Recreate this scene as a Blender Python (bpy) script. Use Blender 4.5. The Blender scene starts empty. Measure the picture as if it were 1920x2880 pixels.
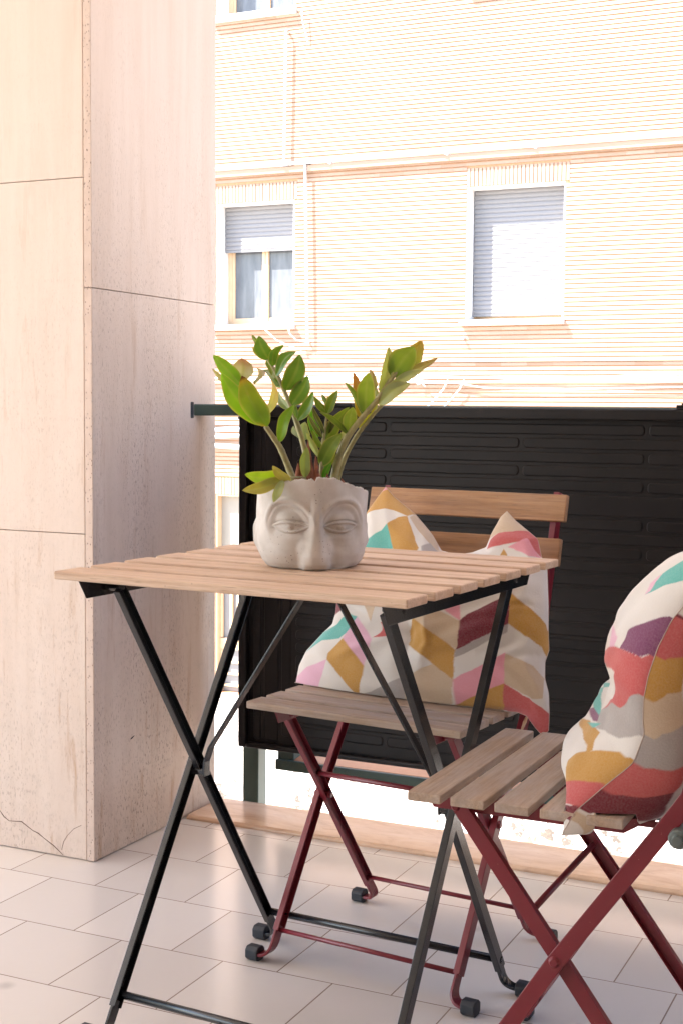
import bpy, math, random
import numpy as np
from mathutils import Vector, Matrix
random.seed(7); RNG = np.random.RandomState(11)
R = math.radians
scene = bpy.context.scene
COL = scene.collection

# ------------------------------------------------------------------ camera
cam_data = bpy.data.cameras.new("camera"); cam = bpy.data.objects.new("camera", cam_data); COL.objects.link(cam)
cam_data.sensor_fit = 'VERTICAL'; cam_data.sensor_height = 36.0; cam_data.lens = 48.2985
cam_data.clip_start = .05; cam_data.clip_end = 400
cam.matrix_world = Matrix([[0.9049532, -0.039445, 0.4236788, 0.0], [0.4254228, 0.0635944, -0.9027575, 0.0], [0.0086657, 0.997196, 0.0743307, 0.9293109], [0.0, 0.0, 0.0, 1.0]])
scene.camera = cam

# ------------------------------------------------------------------ sky, sun, exposure
SUN_DIR = Vector((.285, .24, -.48)).normalized()          # the way the light travels
world = bpy.data.worlds.new("World"); scene.world = world; world.use_nodes = True
wn = world.node_tree.nodes; wl = world.node_tree.links; wn.clear()
sky = wn.new('ShaderNodeTexSky'); sky.sky_type = 'NISHITA'; sky.sun_disc = False
sky.sun_elevation = math.asin(-SUN_DIR.z); sky.sun_rotation = math.atan2(-SUN_DIR.x, -SUN_DIR.y) % (2*math.pi)
bg = wn.new('ShaderNodeBackground'); bg.inputs['Strength'].default_value = .125
wo = wn.new('ShaderNodeOutputWorld'); wl.new(sky.outputs[0], bg.inputs[0]); wl.new(bg.outputs[0], wo.inputs[0])
sd = bpy.data.lights.new("sun", 'SUN'); sd.energy = 4.1; sd.angle = R(.53); sd.color = (1, .96, .91)
sun = bpy.data.objects.new("sun", sd); COL.objects.link(sun)
sun.rotation_euler = SUN_DIR.to_track_quat('-Z', 'Y').to_euler()
scene.view_settings.view_transform = 'Standard'; scene.view_settings.look = 'None'
scene.view_settings.exposure = 2.9; scene.view_settings.gamma = 1.0
scene.cycles.use_denoising = True
scene.cycles.max_bounces = 12; scene.cycles.diffuse_bounces = 8
scene.cycles.sample_clamp_indirect = 12

# ------------------------------------------------------------------ helpers
def tag(o, label=None, cat=None, group=None, kind=None):
    if label: o['label'] = label
    if cat: o['category'] = cat
    if group: o['group'] = group
    if kind: o['kind'] = kind
    return o

def empty(name, loc=(0, 0, 0), rz=0.0):
    o = bpy.data.objects.new(name, None); COL.objects.link(o); o.location = loc; o.rotation_euler = (0, 0, rz)
    o.empty_display_size = .1
    return o

class MB:
    """collects shapes, builds ONE mesh object"""
    def __init__(s): s.v = []; s.f = []; s.m = []
    def add(s, vs, fs, mi=0):
        b = len(s.v); s.v += [tuple(map(float, p)) for p in vs]; s.f += [tuple(i+b for i in f) for f in fs]; s.m += [mi]*len(fs)
    def box(s, x0, x1, y0, y1, z0, z1, mi=0):
        s.add([(x, y, z) for z in (z0, z1) for y in (y0, y1) for x in (x0, x1)],
              [(0, 2, 3, 1), (4, 5, 7, 6), (0, 1, 5, 4), (2, 6, 7, 3), (0, 4, 6, 2), (1, 3, 7, 5)], mi)
    def sweep(s, path, prof, side, mi=0, cap=True):
        """closed profile [(a, b)] swept along path; a along `side`, b along tangent x side"""
        P = [np.array(p, float) for p in path]; side = np.array(side, float); n = len(prof); base = []
        for i, p in enumerate(P):
            t0 = P[i]-P[i-1] if i else P[1]-P[0]; t1 = P[i+1]-P[i] if i < len(P)-1 else P[-1]-P[-2]
            t0 = t0/np.linalg.norm(t0); t1 = t1/np.linalg.norm(t1); t = t0+t1; t /= np.linalg.norm(t)
            sd_ = side-t*(side@t); sd_ /= np.linalg.norm(sd_)
            up = np.cross(t, sd_); k = 1/max(.35, math.sqrt((1+t0@t1)/2))
            base += [tuple(p+a*sd_+b*up*k) for a, b in prof]
        f = []
        for i in range(len(P)-1):
            for j in range(n):
                a, b = i*n+j, i*n+(j+1) % n; f.append((a, b, b+n, a+n))
        if cap: f.append(tuple(range(n-1, -1, -1))); f.append(tuple((len(P)-1)*n+j for j in range(n)))
        s.add(base, f, mi)
    def tube(s, path, r, n=10, mi=0):
        P = [np.array(p, float) for p in path]; rr = r if hasattr(r, '__len__') else [r]*len(P)
        vs = []; f = []; ref = np.array((.13, .21, .97))
        for i, p in enumerate(P):
            t = P[min(i+1, len(P)-1)]-P[max(i-1, 0)]; t = t/(np.linalg.norm(t)+1e-12)
            if abs(t@ref) > .95: ref = np.array((.9, .3, .1))
            a = np.cross(t, ref); a /= np.linalg.norm(a); b = np.cross(t, a)
            for k in range(n):
                w = 2*math.pi*k/n; vs.append(p+rr[i]*(math.cos(w)*a+math.sin(w)*b))
        for i in range(len(P)-1):
            for k in range(n):
                q = (k+1) % n; f.append((i*n+k, i*n+q, (i+1)*n+q, (i+1)*n+k))
        f.append(tuple(range(n-1, -1, -1))); f.append(tuple((len(P)-1)*n+k for k in range(n)))
        s.add(vs, f, mi)
    def prism(s, poly, axis, a0, a1, mi=0):
        """polygon in the two other axes, extruded along axis a0..a1"""
        n = len(poly); ins = lambda p, a: {0: (a, p[0], p[1]), 1: (p[0], a, p[1]), 2: (p[0], p[1], a)}[axis]
        s.add([ins(p, a0) for p in poly]+[ins(p, a1) for p in poly],
              [tuple(range(n)), tuple(range(2*n-1, n-1, -1))]+[(j, (j+1) % n, n+(j+1) % n, n+j) for j in range(n)], mi)
    def grid(s, P, mi=0, flip=False):
        n, m = P.shape[:2]; f = []
        for i in range(n-1):
            for j in range(m-1):
                q = (i*m+j, (i+1)*m+j, (i+1)*m+j+1, i*m+j+1); f.append(q[::-1] if flip else q)
        s.add(P.reshape(-1, 3), f, mi)
    def build(s, name, mat, parent=None, smooth=False, bevel=0, seg=2, colors=None, fixn=True, autosm=None):
        me = bpy.data.meshes.new(name); me.from_pydata(s.v, [], s.f)
        for mm in (mat if isinstance(mat, (list, tuple)) else [mat]): me.materials.append(mm)
        me.polygons.foreach_set('material_index', s.m)
        if fixn:
            import bmesh
            bm = bmesh.new(); bm.from_mesh(me); bmesh.ops.recalc_face_normals(bm, faces=bm.faces); bm.to_mesh(me); bm.free()
        if smooth: me.polygons.foreach_set('use_smooth', [True]*len(me.polygons))
        if colors is not None:
            ca = me.color_attributes.new('tint', 'FLOAT_COLOR', 'POINT')
            ca.data.foreach_set('color', np.hstack([colors, np.ones((len(colors), 1))]).astype(np.float32).ravel())
        me.update()
        o = bpy.data.objects.new(name, me); COL.objects.link(o)
        if parent: o.parent = parent
        if bevel:
            b = o.modifiers.new('bevel', 'BEVEL'); b.width = bevel; b.segments = seg; b.limit_method = 'ANGLE'; b.angle_limit = R(40)
            if hasattr(b, 'harden_normals'): b.harden_normals = False
        return o

def arc(c, r, a0, a1, n, f):
    return [f(c[0]+r*math.cos(a0+(a1-a0)*i/n), c[1]+r*math.sin(a0+(a1-a0)*i/n)) for i in range(n+1)]

# ------------------------------------------------------------------ materials
class NT:
    def __init__(s, name):
        s.mat = bpy.data.materials.new(name); s.mat.use_nodes = True; s.t = s.mat.node_tree; s.n = s.t.nodes; s.n.clear()
        s.out = s.n.new('ShaderNodeOutputMaterial'); s.b = s.n.new('ShaderNodeBsdfPrincipled'); s.link(s.b.outputs[0], s.out.inputs[0])
        s.tc = s.n.new('ShaderNodeTexCoord')
    def link(s, a, b): s.t.links.new(a, b)
    def vec(s, scale=(1, 1, 1), loc=(0, 0, 0), src='Object', rot=(0, 0, 0)):
        m = s.n.new('ShaderNodeMapping'); m.inputs['Scale'].default_value = scale; m.inputs['Location'].default_value = loc; m.inputs['Rotation'].default_value = rot
        s.link(s.tc.outputs[src], m.inputs[0]); return m.outputs[0]
    def noise(s, v, scale, detail=4, rough=.55, dist=0):
        n = s.n.new('ShaderNodeTexNoise'); n.inputs['Scale'].default_value = scale; n.inputs['Detail'].default_value = detail
        n.inputs['Roughness'].default_value = rough; n.inputs['Distortion'].default_value = dist; s.link(v, n.inputs['Vector']); return n.outputs['Fac']
    def voro(s, v, scale, feature='F1'):
        n = s.n.new('ShaderNodeTexVoronoi'); n.feature = feature; n.inputs['Scale'].default_value = scale; s.link(v, n.inputs['Vector']); return n.outputs['Distance']
    def ramp(s, f, stops):
        n = s.n.new('ShaderNodeValToRGB'); el = n.color_ramp.elements
        while len(el) > len(stops): el.remove(el[-1])
        while len(el) < len(stops): el.new(.5)
        for e, (p, c) in zip(el, stops):
            e.position = p; e.color = (c, c, c, 1) if not hasattr(c, '__len__') else (*c, 1)
        s.link(f, n.inputs[0]); return n.outputs[0]
    def mix(s, f, a, b, mode='MIX'):
        n = s.n.new('ShaderNodeMix'); n.data_type = 'RGBA'; n.blend_type = mode
        for sock, val in ((n.inputs[0], f), (n.inputs[6], a), (n.inputs[7], b)):
            if hasattr(val, 'is_output'): s.link(val, sock)
            elif hasattr(val, '__len__'): sock.default_value = (*val, 1)
            else: sock.default_value = val
        return n.outputs[2]
    def math(s, op, a, b=0.0):
        n = s.n.new('ShaderNodeMath'); n.operation = op
        for sock, val in ((n.inputs[0], a), (n.inputs[1], b)):
            if hasattr(val, 'is_output'): s.link(val, sock)
            else: sock.default_value = val
        return n.outputs[0]
    def base(s, c):
        if hasattr(c, 'is_output'): s.link(c, s.b.inputs['Base Color'])
        else: s.b.inputs['Base Color'].default_value = (*c, 1)
    def rough(s, v):
        if hasattr(v, 'is_output'): s.link(v, s.b.inputs['Roughness'])
        else: s.b.inputs['Roughness'].default_value = v
    def spec(s, v): s.b.inputs['Specular IOR Level'].default_value = v
    def bump(s, h, dist=.001, strength=1.0, prev=None):
        n = s.n.new('ShaderNodeBump'); n.inputs['Distance'].default_value = dist; n.inputs['Strength'].default_value = strength
        s.link(h, n.inputs['Height'])
        if prev is not None: s.link(prev, n.inputs['Normal'])
        s.link(n.outputs[0], s.b.inputs['Normal']); return n.outputs[0]

def plain(name, col, rough=.5, spec=.5, var=.08, scale=30, metal=0, bump=0):
    m = NT(name); v = m.vec(); n = m.noise(v, scale, 4)
    c0 = tuple(x*(1-var) for x in col); c1 = tuple(min(1, x*(1+var)) for x in col)
    m.base(m.ramp(n, [(.3, c0), (.7, c1)])); m.rough(rough); m.spec(spec); m.b.inputs['Metallic'].default_value = metal
    if bump: m.bump(m.noise(v, scale*4, 3), bump, .6)
    return m.mat

def wood(name, dark, mid, light, weather=0.0, along='x', glossy=.55):
    m = NT(name); k = {'x': (1.2, 26, 26), 'y': (26, 1.2, 26)}[along]
    geo = m.n.new('ShaderNodeNewGeometry')
    off = m.n.new('ShaderNodeVectorMath'); off.operation = 'ADD'; m.link(m.vec(k), off.inputs[0])
    sc = m.n.new('ShaderNodeVectorMath'); sc.operation = 'SCALE'; sc.inputs[0].default_value = (7, 3, 5); m.link(geo.outputs['Random Per Island'], sc.inputs['Scale']); m.link(sc.outputs[0], off.inputs[1])
    v = off.outputs[0]
    big = m.noise(v, 1.6, 5, .6, .6); fine = m.noise(v, 9, 5, .65, .2); pores = m.noise(v, 30, 2, .5)
    c = m.ramp(big, [(.28, dark), (.5, mid), (.75, light)])
    c = m.mix(m.ramp(fine, [(.38, 0), (.68, .7)]), c, dark)
    c = m.mix(m.ramp(pores, [(.60, 0), (.72, .45)]), c, tuple(x*.45 for x in dark))
    tone = m.math('MULTIPLY', geo.outputs['Random Per Island'], .5)
    c = m.mix(tone, c, m.mix(.5, c, tuple(x*.75 for x in mid)))
    if weather:
        w = m.noise(m.vec((1.5, 6, 6) if along == 'x' else (6, 1.5, 6), (3, 1, 2)), 5, 5, .7)
        c = m.mix(m.ramp(w, [(.38, 0), (.68, weather)]), c, (.40, .36, .34))
        sp = m.voro(m.vec((1, 1, 1)), 75); c = m.mix(m.ramp(sp, [(.05, .3), (.12, 0)]), c, (.10, .075, .06))
    m.base(c); m.rough(glossy); m.spec(.35)
    m.bump(m.math('ADD', fine, m.math('MULTIPLY', pores, .6)), .0006, .7)
    return m.mat

M = {}
M['table_wood'] = wood('oiled_pale_wood', (.40, .25, .155), (.59, .41, .285), (.70, .54, .41), weather=.15)
M['seat_wood'] = wood('weathered_seat_wood', (.23, .155, .105), (.40, .285, .20), (.52, .40, .30), weather=.55, glossy=.7)
M['back_wood'] = wood('back_rest_wood', (.20, .095, .04), (.36, .19, .085), (.45, .26, .13), weather=.12)
def paint(name, col, chip, rough=.32, spec=.5):
    m = NT(name); v = m.vec(); n = m.noise(v, 14, 4); sp = m.voro(v, 210); sel = m.noise(v, 30, 2)
    c = m.mix(m.ramp(n, [(.3, 0), (.75, .35)]), col, tuple(x*1.25+.003 for x in col))
    c = m.mix(m.math('MULTIPLY', m.ramp(sp, [(.10, .7), (.16, 0)]), m.ramp(sel, [(.60, 0), (.66, 1)])), c, chip)
    if rough > .44: c = m.mix(m.ramp(m.noise(m.vec((1, 1, 2.2)), 3.5, 6, .7), [(.5, 0), (.8, .35)]), c, (.035, .028, .027))
    m.base(c); m.rough(rough); m.spec(spec)
    m.bump(m.noise(v, 260, 2), .0002, .5); return m.mat
M['black_steel'] = paint('black_powder_coat', (.011, .012, .014), (.03, .03, .032), .26)
M['red_steel'] = paint('dark_red_powder_coat', (.15, .011, .019), (.30, .12, .10), .36)
M['rubber'] = plain('dark_rubber', (.022, .025, .032), .55, .4)
M['grey_plastic'] = plain('grey_plastic', (.10, .12, .11), .4)
M['steel'] = plain('bare_steel', (.45, .43, .40), .35, metal=1)
M['panel_black'] = paint('black_brown_panel_paint', (.007, .0052, .0052), (.03, .025, .025), .45, .28)
M['green_paint'] = paint('dark_green_iron_paint', (.050, .090, .078), (.22, .24, .22), .45)
M['strip_glow'] = plain('salmon_facade_glow', (.55, .22, .12), .16, 1.0)  # glow of the sunlit facade put into a salmon base colour
M['white_plaster'] = plain('white_plaster', (.62, .60, .58), .8, var=.04, scale=6)
M['beige_frame'] = plain('beige_painted_wood', (.52, .36, .22), .5, scale=8)
M['shutter_pvc'] = plain('pale_grey_roller_shutter', (.175, .168, .17), .5, var=.03)
M['cream'] = plain('cream_panel', (.24, .215, .18), .6, var=.04, scale=4)
M['cable_white'] = plain('white_conduit', (.50, .49, .48), .5)
M['cable_grey'] = plain('grey_cable', (.42, .44, .50), .5)
M['ceiling'] = plain('painted_ceiling', (.76, .70, .64), .85, var=.03, scale=3)
M['inner_wall'] = plain('painted_balcony_wall', (.34, .295, .26), .85, var=.05, scale=3)
M['asphalt'] = plain('asphalt', (.50, .46, .41), .9, var=.2, scale=3)
M['soil'] = plain('potting_soil', (.10, .05, .035), .9, var=.5, scale=120, bump=.003)

def m_brick():
    m = NT('salmon_facing_brick'); g = m.n.new('ShaderNodeNewGeometry'); r = g.outputs['Random Per Island']
    c = m.ramp(r, [(.0, (.295, .195, .14)), (.35, (.315, .217, .162)), (.8, (.335, .235, .18)), (1, (.36, .265, .21))])
    c = m.mix(m.ramp(m.noise(m.vec((1, 1, 1)), .8, 5, .6), [(.35, 0), (.7, .35)]), c, (.42, .31, .24))
    c = m.mix(m.ramp(m.noise(m.vec((3, 3, 14)), 6, 4), [(.3, .25), (.6, 0)]), c, (.32, .20, .13))
    m.base(c); m.rough(.85); m.spec(.2); return m.mat
M['brick'] = m_brick()
M['mortar'] = plain('raked_mortar', (.46, .25, .14), .95, .1)
def m_lower():
    m = NT('peeling_white_plaster'); v = m.vec((1, 1, 1)); n = m.noise(v, 1.7, 8, .72, .3); n2 = m.noise(v, 9, 6, .7)
    c = m.mix(m.ramp(n2, [(.35, 0), (.7, .3)]), (.80, .73, .66), (.70, .63, .56))
    k = m.math('MULTIPLY', m.ramp(n, [(.47, 0), (.57, 1)]), m.ramp(n2, [(.45, 0), (.54, 1)]))
    c = m.mix(k, c, (.115, .095, .08)); n3 = m.noise(m.vec((1, 1, 1), (5, 3, 1)), 2.6, 7, .7)
    c = m.mix(m.math('MULTIPLY', m.ramp(n3, [(.58, 0), (.66, .9)]), m.ramp(n2, [(.45, 0), (.6, 1)])), c, (.20, .16, .12))
    m.base(c); m.rough(.95); m.spec(.1); m.bump(n2, .02, .4); return m.mat
M['peeling'] = m_lower()
def m_glass():
    m = NT('curtained_window_glass'); v = m.vec(); n = m.noise(m.vec((6, 1, 1.2)), 3, 4)
    m.base(m.ramp(n, [(.3, (.085, .09, .10)), (.75, (.14, .147, .158))])); m.rough(.2); m.spec(.3); return m.mat
M['glass'] = m_glass()

def m_tiles():
    m = NT('cream_floor_tiles'); br = m.n.new('ShaderNodeTexBrick'); m.link(m.vec((1, 1, 1), (1.030+.2043*20, -.0843+.2083*20, 0)), br.inputs['Vector'])
    br.inputs['Scale'].default_value = 1; br.inputs['Brick Width'].default_value = .2043; br.inputs['Row Height'].default_value = .2083
    br.inputs['Mortar Size'].default_value = .0013; br.inputs['Mortar Smooth'].default_value = .25; br.offset = .5; br.offset_frequency = 2
    br.inputs['Color1'].default_value = (.64, .60, .565, 1); br.inputs['Color2'].default_value = (.72, .68, .64, 1); br.inputs['Mortar'].default_value = (.17, .12, .10, 1)
    v = m.vec(); n = m.noise(v, 5, 5, .6, .5)
    c = m.mix(m.ramp(n, [(.3, 0), (.8, .3)]), br.outputs['Color'], (.86, .80, .76), 'MULTIPLY')
    c = m.mix(.5, c, br.outputs['Color'])
    st = m.voro(m.vec((1, 1, 1), (.3, .7, 0)), 3.1); c = m.mix(m.ramp(st, [(.02, .35), (.06, 0)]), c, (.25, .22, .22))
    c = m.mix(m.ramp(br.outputs['Fac'], [(0, 0), (1, 1)]), c, (.27, .20, .165))
    m.base(c); m.rough(.23); m.spec(.85); m.b.inputs['Coat Weight'].default_value = .5; m.b.inputs['Coat Roughness'].default_value = .16
    inv = m.math('SUBTRACT', 1, br.outputs['Fac']); b = m.bump(inv, .0012, .8); m.bump(m.noise(v, 60, 3), .0004, .3, b)
    return m.mat
M['tiles'] = m_tiles()
def m_marble():
    m = NT('pink_threshold_marble'); v = m.vec((1, 3, 1)); n = m.noise(v, 5, 7, .65, 1.2); n2 = m.noise(m.vec((2, 8, 1)), 9, 5, .7, .5)
    c = m.ramp(n, [(.25, (.50, .32, .21)), (.5, (.66, .45, .31)), (.8, (.74, .54, .40))])
    c = m.mix(m.ramp(n2, [(.55, 0), (.7, .35)]), c, (.36, .23, .17))
    m.base(c); m.rough(.25); m.spec(.85); m.bump(n2, .0005, .3); return m.mat
M['marble'] = m_marble()
def m_travertine(name, pits=1.0, loc=(0, 0, 0)):
    m = NT(name)
    geo = m.n.new('ShaderNodeNewGeometry')
    streak = m.noise(m.vec((9, 9, .7), loc), 2.2, 6, .65, .35)
    fine = m.noise(m.vec((30, 30, 5), loc), 4, 5, .7, .2)
    cloud = m.noise(m.vec((1, 1, .6), loc), 2.1, 4)
    c = m.ramp(streak, [(.25, (.585, .475, .40)), (.5, (.63, .525, .455)), (.8, (.67, .575, .51))])
    c = m.mix(m.ramp(cloud, [(.35, 0), (.7, .45)]), c, (.62, .48, .40))
    ochre = m.noise(m.vec((16, 16, 1.6), (2, 5, 1)), 2.0, 5, .7, .3)
    low = m.n.new('ShaderNodeSeparateXYZ'); m.link(m.tc.outputs['Object'], low.inputs[0])
    dirt = m.ramp(m.math('MULTIPLY', low.outputs['Z'], .55), [(0.0, 1.0), (.10, .8), (.45, .55), (.85, .18), (1, .12)])
    c = m.mix(m.math('MULTIPLY', m.ramp(ochre, [(.56, 0), (.70, .8)]), dirt), c, (.40, .23, .12))
    pit = m.noise(m.vec((95, 95, 30), loc), 3.0, 3, .6)
    clus = m.noise(m.vec((4, 4, 1.3), loc), 3.1, 4)
    pitm = m.math('MULTIPLY', m.math('MULTIPLY', m.ramp(pit, [(.575, 0), (.63, pits)]), m.ramp(clus, [(.38, .12), (.62, 1)])), dirt)
    c = m.mix(pitm, c, (.27, .19, .15))
    grime = m.noise(m.vec((5, 5, 5)), 6, 6, .75); c = m.mix(m.math('MULTIPLY', m.ramp(grime, [(.5, 0), (.8, .45)]), dirt), c, (.38, .32, .28))
    m.base(c); m.rough(.62); m.spec(.3)
    h = m.math('SUBTRACT', m.math('MULTIPLY', fine, .35), pitm); m.bump(h, .0014, .75)
    return m.mat
M['trav'] = m_travertine('travertine_face', .5)
M['trav_side'] = m_travertine('travertine_side_face', 1.1, (4, 2, 1))
def m_travend():
    m = NT('travertine_pitted_slab_end'); v = m.vec((1, 1, .55)); p = m.voro(v, 190); n = m.noise(v, 60, 3)
    z = m.noise(m.vec((1, 1, 3)), 2, 3)
    c = m.mix(m.ramp(n, [(.3, 0), (.7, .6)]), (.62, .50, .43), (.50, .39, .33))
    pk = m.math('MULTIPLY', m.ramp(p, [(.16, 1), (.26, 0)]), m.ramp(z, [(.3, .2), (.6, .9)])); c = m.mix(pk, c, (.17, .12, .10))
    m.base(c); m.rough(.8); m.spec(.2); m.bump(m.math('SUBTRACT', 1, pk), .0015, .8); return m.mat
M['trav_end'] = m_travend()
def m_concrete():
    m = NT('cast_concrete'); v = m.vec(); n = m.noise(v, 16, 6, .6, .2); n2 = m.noise(m.vec((1, 1, .7)), 45, 5, .7); pit = m.voro(v, 170)
    c = m.ramp(n, [(.28, (.36, .325, .29)), (.5, (.48, .445, .41)), (.72, (.59, .56, .53))])
    c = m.mix(m.ramp(n2, [(.4, 0), (.75, .35)]), c, (.56, .52, .49))
    sel = m.noise(v, 25, 2); pk = m.math('MULTIPLY', m.ramp(pit, [(.10, 1), (.17, 0)]), m.ramp(sel, [(.5, 0), (.62, .8)]))
    c = m.mix(pk, c, (.13, .10, .08)); m.base(c); m.rough(.82); m.spec(.25)
    m.bump(m.math('SUBTRACT', m.math('MULTIPLY', n2, .5), pk), .0007, .7); return m.mat
M['concrete'] = m_concrete()
def m_fabric():
    m = NT('printed_cotton_canvas'); a = m.n.new('ShaderNodeAttribute'); a.attribute_name = 'tint'
    v = m.vec(); w = m.n.new('ShaderNodeTexWave'); w.inputs['Scale'].default_value = 260; w.inputs['Distortion'].default_value = 1.5; m.link(v, w.inputs['Vector'])
    w2 = m.n.new('ShaderNodeTexWave'); w2.bands_direction = 'Z'; w2.inputs['Scale'].default_value = 260; w2.inputs['Distortion'].default_value = 1.5; m.link(v, w2.inputs['Vector'])
    n = m.noise(v, 420, 2); n9 = m.noise(v, 1400, 2)
    c = m.mix(m.ramp(n, [(.35, .0), (.75, .06)]), a.outputs['Color'], (.80, .74, .68))
    c = m.mix(m.ramp(m.noise(v, 9, 4), [(.3, .0), (.8, .16)]), c, m.mix(.5, c, (.35, .28, .24)))
    m.base(c); m.rough(.92); m.spec(.15); m.b.inputs['Sheen Weight'].default_value = .25
    m.bump(m.math('ADD', m.math('MULTIPLY', n9, .6), n), .0005, .8); return m.mat
M['fabric'] = m_fabric()
def m_leaf():
    m = NT('waxy_leaf'); a = m.n.new('ShaderNodeAttribute'); a.attribute_name = 'tint'; v = m.vec()
    c = m.mix(m.ramp(m.noise(v, 90, 4), [(.3, 0), (.8, .25)]), a.outputs['Color'], m.mix(.5, a.outputs['Color'], (.02, .05, .01)))
    m.base(c); m.rough(.30); m.spec(.55); m.bump(m.noise(v, 160, 3), .0003, .5)
    tr = m.n.new('ShaderNodeBsdfTranslucent'); sat = m.mix(1.0, c, (1.6, 1.5, .35), 'MULTIPLY'); m.link(sat, tr.inputs[0])
    mx = m.n.new('ShaderNodeMixShader'); mx.inputs[0].default_value = .42; m.link(m.b.outputs[0], mx.inputs[1]); m.link(tr.outputs[0], mx.inputs[2]); m.link(mx.outputs[0], m.out.inputs[0])
    return m.mat
M['leaf'] = m_leaf()
M['stem'] = plain('pale_green_stem', (.27, .245, .105), .5, var=.35, scale=70)
M['bract'] = plain('dry_brown_sheath', (.20, .065, .03), .7, var=.5, scale=90)

# ================================================================== SETTING
def struct(name, mb, mat, **k):
    o = mb.build(name, mat, **k); o['kind'] = 'structure'; return o
b = MB(); b.box(-3.2, 2.6, -1.25, 2.62, -.02, 0); struct('floor', b, M['tiles'])
b = MB(); b.box(-3.2, 2.6, -1.25, 2.80, -.26, -.021); struct('balcony_slab', b, M['white_plaster'])
# marble threshold with a soft outer edge
b = MB(); prof = [(-.02, 2.622), (.004, 2.622), (.009, 2.628), (.009, 2.772), (.004, 2.795), (-.006, 2.804), (-.02, 2.804)]
b.prism([(y, z) for z, y in prof], 0, -1.612, 2.6)
struct('marble_kerb', b, M['marble'], bevel=.002)
b = MB(); b.box(-3.2, 2.6, -1.25, 2.86, 2.85, 3.05)
b.box(-7.5, -3.2, -3.2, 2.86, 2.85, 3.05); b.box(-3.2, 2.6, -3.2, -1.25, 2.85, 3.05)
struct('ceiling', b, M['ceiling'])
b = MB(); b.box(-3.2, 2.6, -1.45, -1.25, -.26, 2.85); b.box(2.6, 2.8, -1.45, 2.86, -.26, 2.85); struct('back_wall', b, M['inner_wall'])
b = MB(); b.add([(-120, -60, -4.6), (120, -60, -4.6), (120, 120, -4.6), (-120, 120, -4.6)], [(0, 1, 2, 3)]); struct('street', b, M['asphalt'])

# ------------------------------------------------------------------ stone pillar
M['crack'] = plain('dark_brown_crack', (.13, .08, .055), .9)  # one dark brown tone for the crack lines
pil = empty('stone_pillar', (-1.62, 2.28, 0)); tag(pil, 'tall pink travertine clad pillar standing left of the table', 'pillar')
PX, PY = -1.62, 2.28
b = MB(); b.box(-2.9-PX, -.022, .022, .480, 0, 2.85); b.build('core', M['inner_wall'], pil)
def slab(x0, x1, y0, y1, z0, z1, mat, name='stone_slab'):
    q = MB(); q.box(x0-PX, x1-PX, y0-PY, y1-PY, z0, z1); return q.build(name, mat, pil, bevel=.0016)
jf = [.001, .674, 1.384, 2.849]
for a, c in zip(jf[:-1], jf[1:]): slab(-2.9, -1.6405, 2.28, 2.300, a+.0006, c-.0006, M['trav'])
for a, c in ((.001, 1.1665), (1.1665, 2.849)):
    s_ = slab(-1.6385, -1.62, 2.2785, 2.762, a+.0006, c-.0006, [M['trav_side'], M['trav_end']])
    for p in s_.data.polygons:
        if abs(p.normal.y) > .9: p.material_index = 1
# fine crack that crosses the foot of the front slab
cr = [(-1.863, .077), (-1.850, .064), (-1.837, .057), (-1.806, .060), (-1.778, .045), (-1.762, .041), (-1.747, .033), (-1.722, .02), (-1.700, .004)]
b = MB(); b.tube([(x-PX+.0012*math.sin(i*5), -.0001, z) for i, (x, z) in enumerate(cr)], [.0006+.0004*(i % 2) for i in range(len(cr))], 5)
cr2 = [(-1.703, .014), (-1.698, .032), (-1.688, .047), (-1.672, .063), (-1.653, .073)]
b.tube([(x-PX, -.0001, z) for x, z in cr2], .0005, 5); b.build('crack', M['crack'], pil)
b = MB(); b.tube([(.0002, .13+.003*i, .228+.001*i) for i in range(6)], [.0004, .0012, .0016, .0012, .001, .0004], 6); b.build('scuff_mark', M['rubber'], pil)

# ------------------------------------------------------------------ railing with black metal screen
rl = empty('balcony_railing', (-1.55, 2.76, 0)); tag(rl, 'dark green iron balcony railing with handrail let into the stone pillar', 'railing')
RX, RY = -1.55, 2.76
b = MB(); b.sweep([(-1.64-RX, 2.672-RY, .926), (-1.56-RX, 2.735-RY, .926), (-1.50-RX, 2.762-RY, .926), (2.6-RX, 2.762-RY, .926)], [(-.013, -.016), (.013, -.016), (.013, .016), (-.013, .016)], (0, 0, 1))
b.build('handrail', M['green_paint'], rl, bevel=.003)
for x in (-1.548, -.42, .72, 1.86):
    b = MB(); b.box(x-.021-RX, x+.021-RX, 2.806-RY, 2.846-RY, -.24, .912); b.box(x-.021-RX, x+.021-RX, 2.776-RY, 2.806-RY, .905, .912)
    b.build('post', M['green_paint'], rl, bevel=.002)
b = MB()
for (x0, x1) in ((-1.472, -.47), (-.37, .67)):
    b.box(x0-RX, x1-RX, 2.785-RY, 2.795-RY, .092, .1165); b.box(x0-RX, x1-RX, 2.7955-RY, 2.845-RY, .092, .112); b.box(x0-RX, x0+.03-RX, 2.81-RY, 2.84-RY, .124, .90); b.box(x1-.03-RX, x1-RX, 2.81-RY, 2.84-RY, .124, .90)
b.build('infill_frame', M['green_paint'], rl, bevel=.002)
b = MB(); b.prism([(2.7965-RY, .1122), (2.7965-RY, .1165), (2.842-RY, .1225), (2.842-RY, .1122)], 0, -1.428-RX, -.5-RX); b.build('glow_strip', M['strip_glow'], rl)  # added strip, its salmon colour imitates the bright glow below the screen
b = MB(); b.box(-1.471-RX, -1.4285-RX, 2.796-RY, 2.844-RY, .1122, .30); b.build('infill_frame', M['green_paint'], rl, bevel=.002)
b = MB(); b.box(-1.627-RX, -1.6192-RX, 2.652-RY, 2.668-RY, .906, .945); b.build('wall_socket', M['rubber'], rl, bevel=.003)

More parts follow.
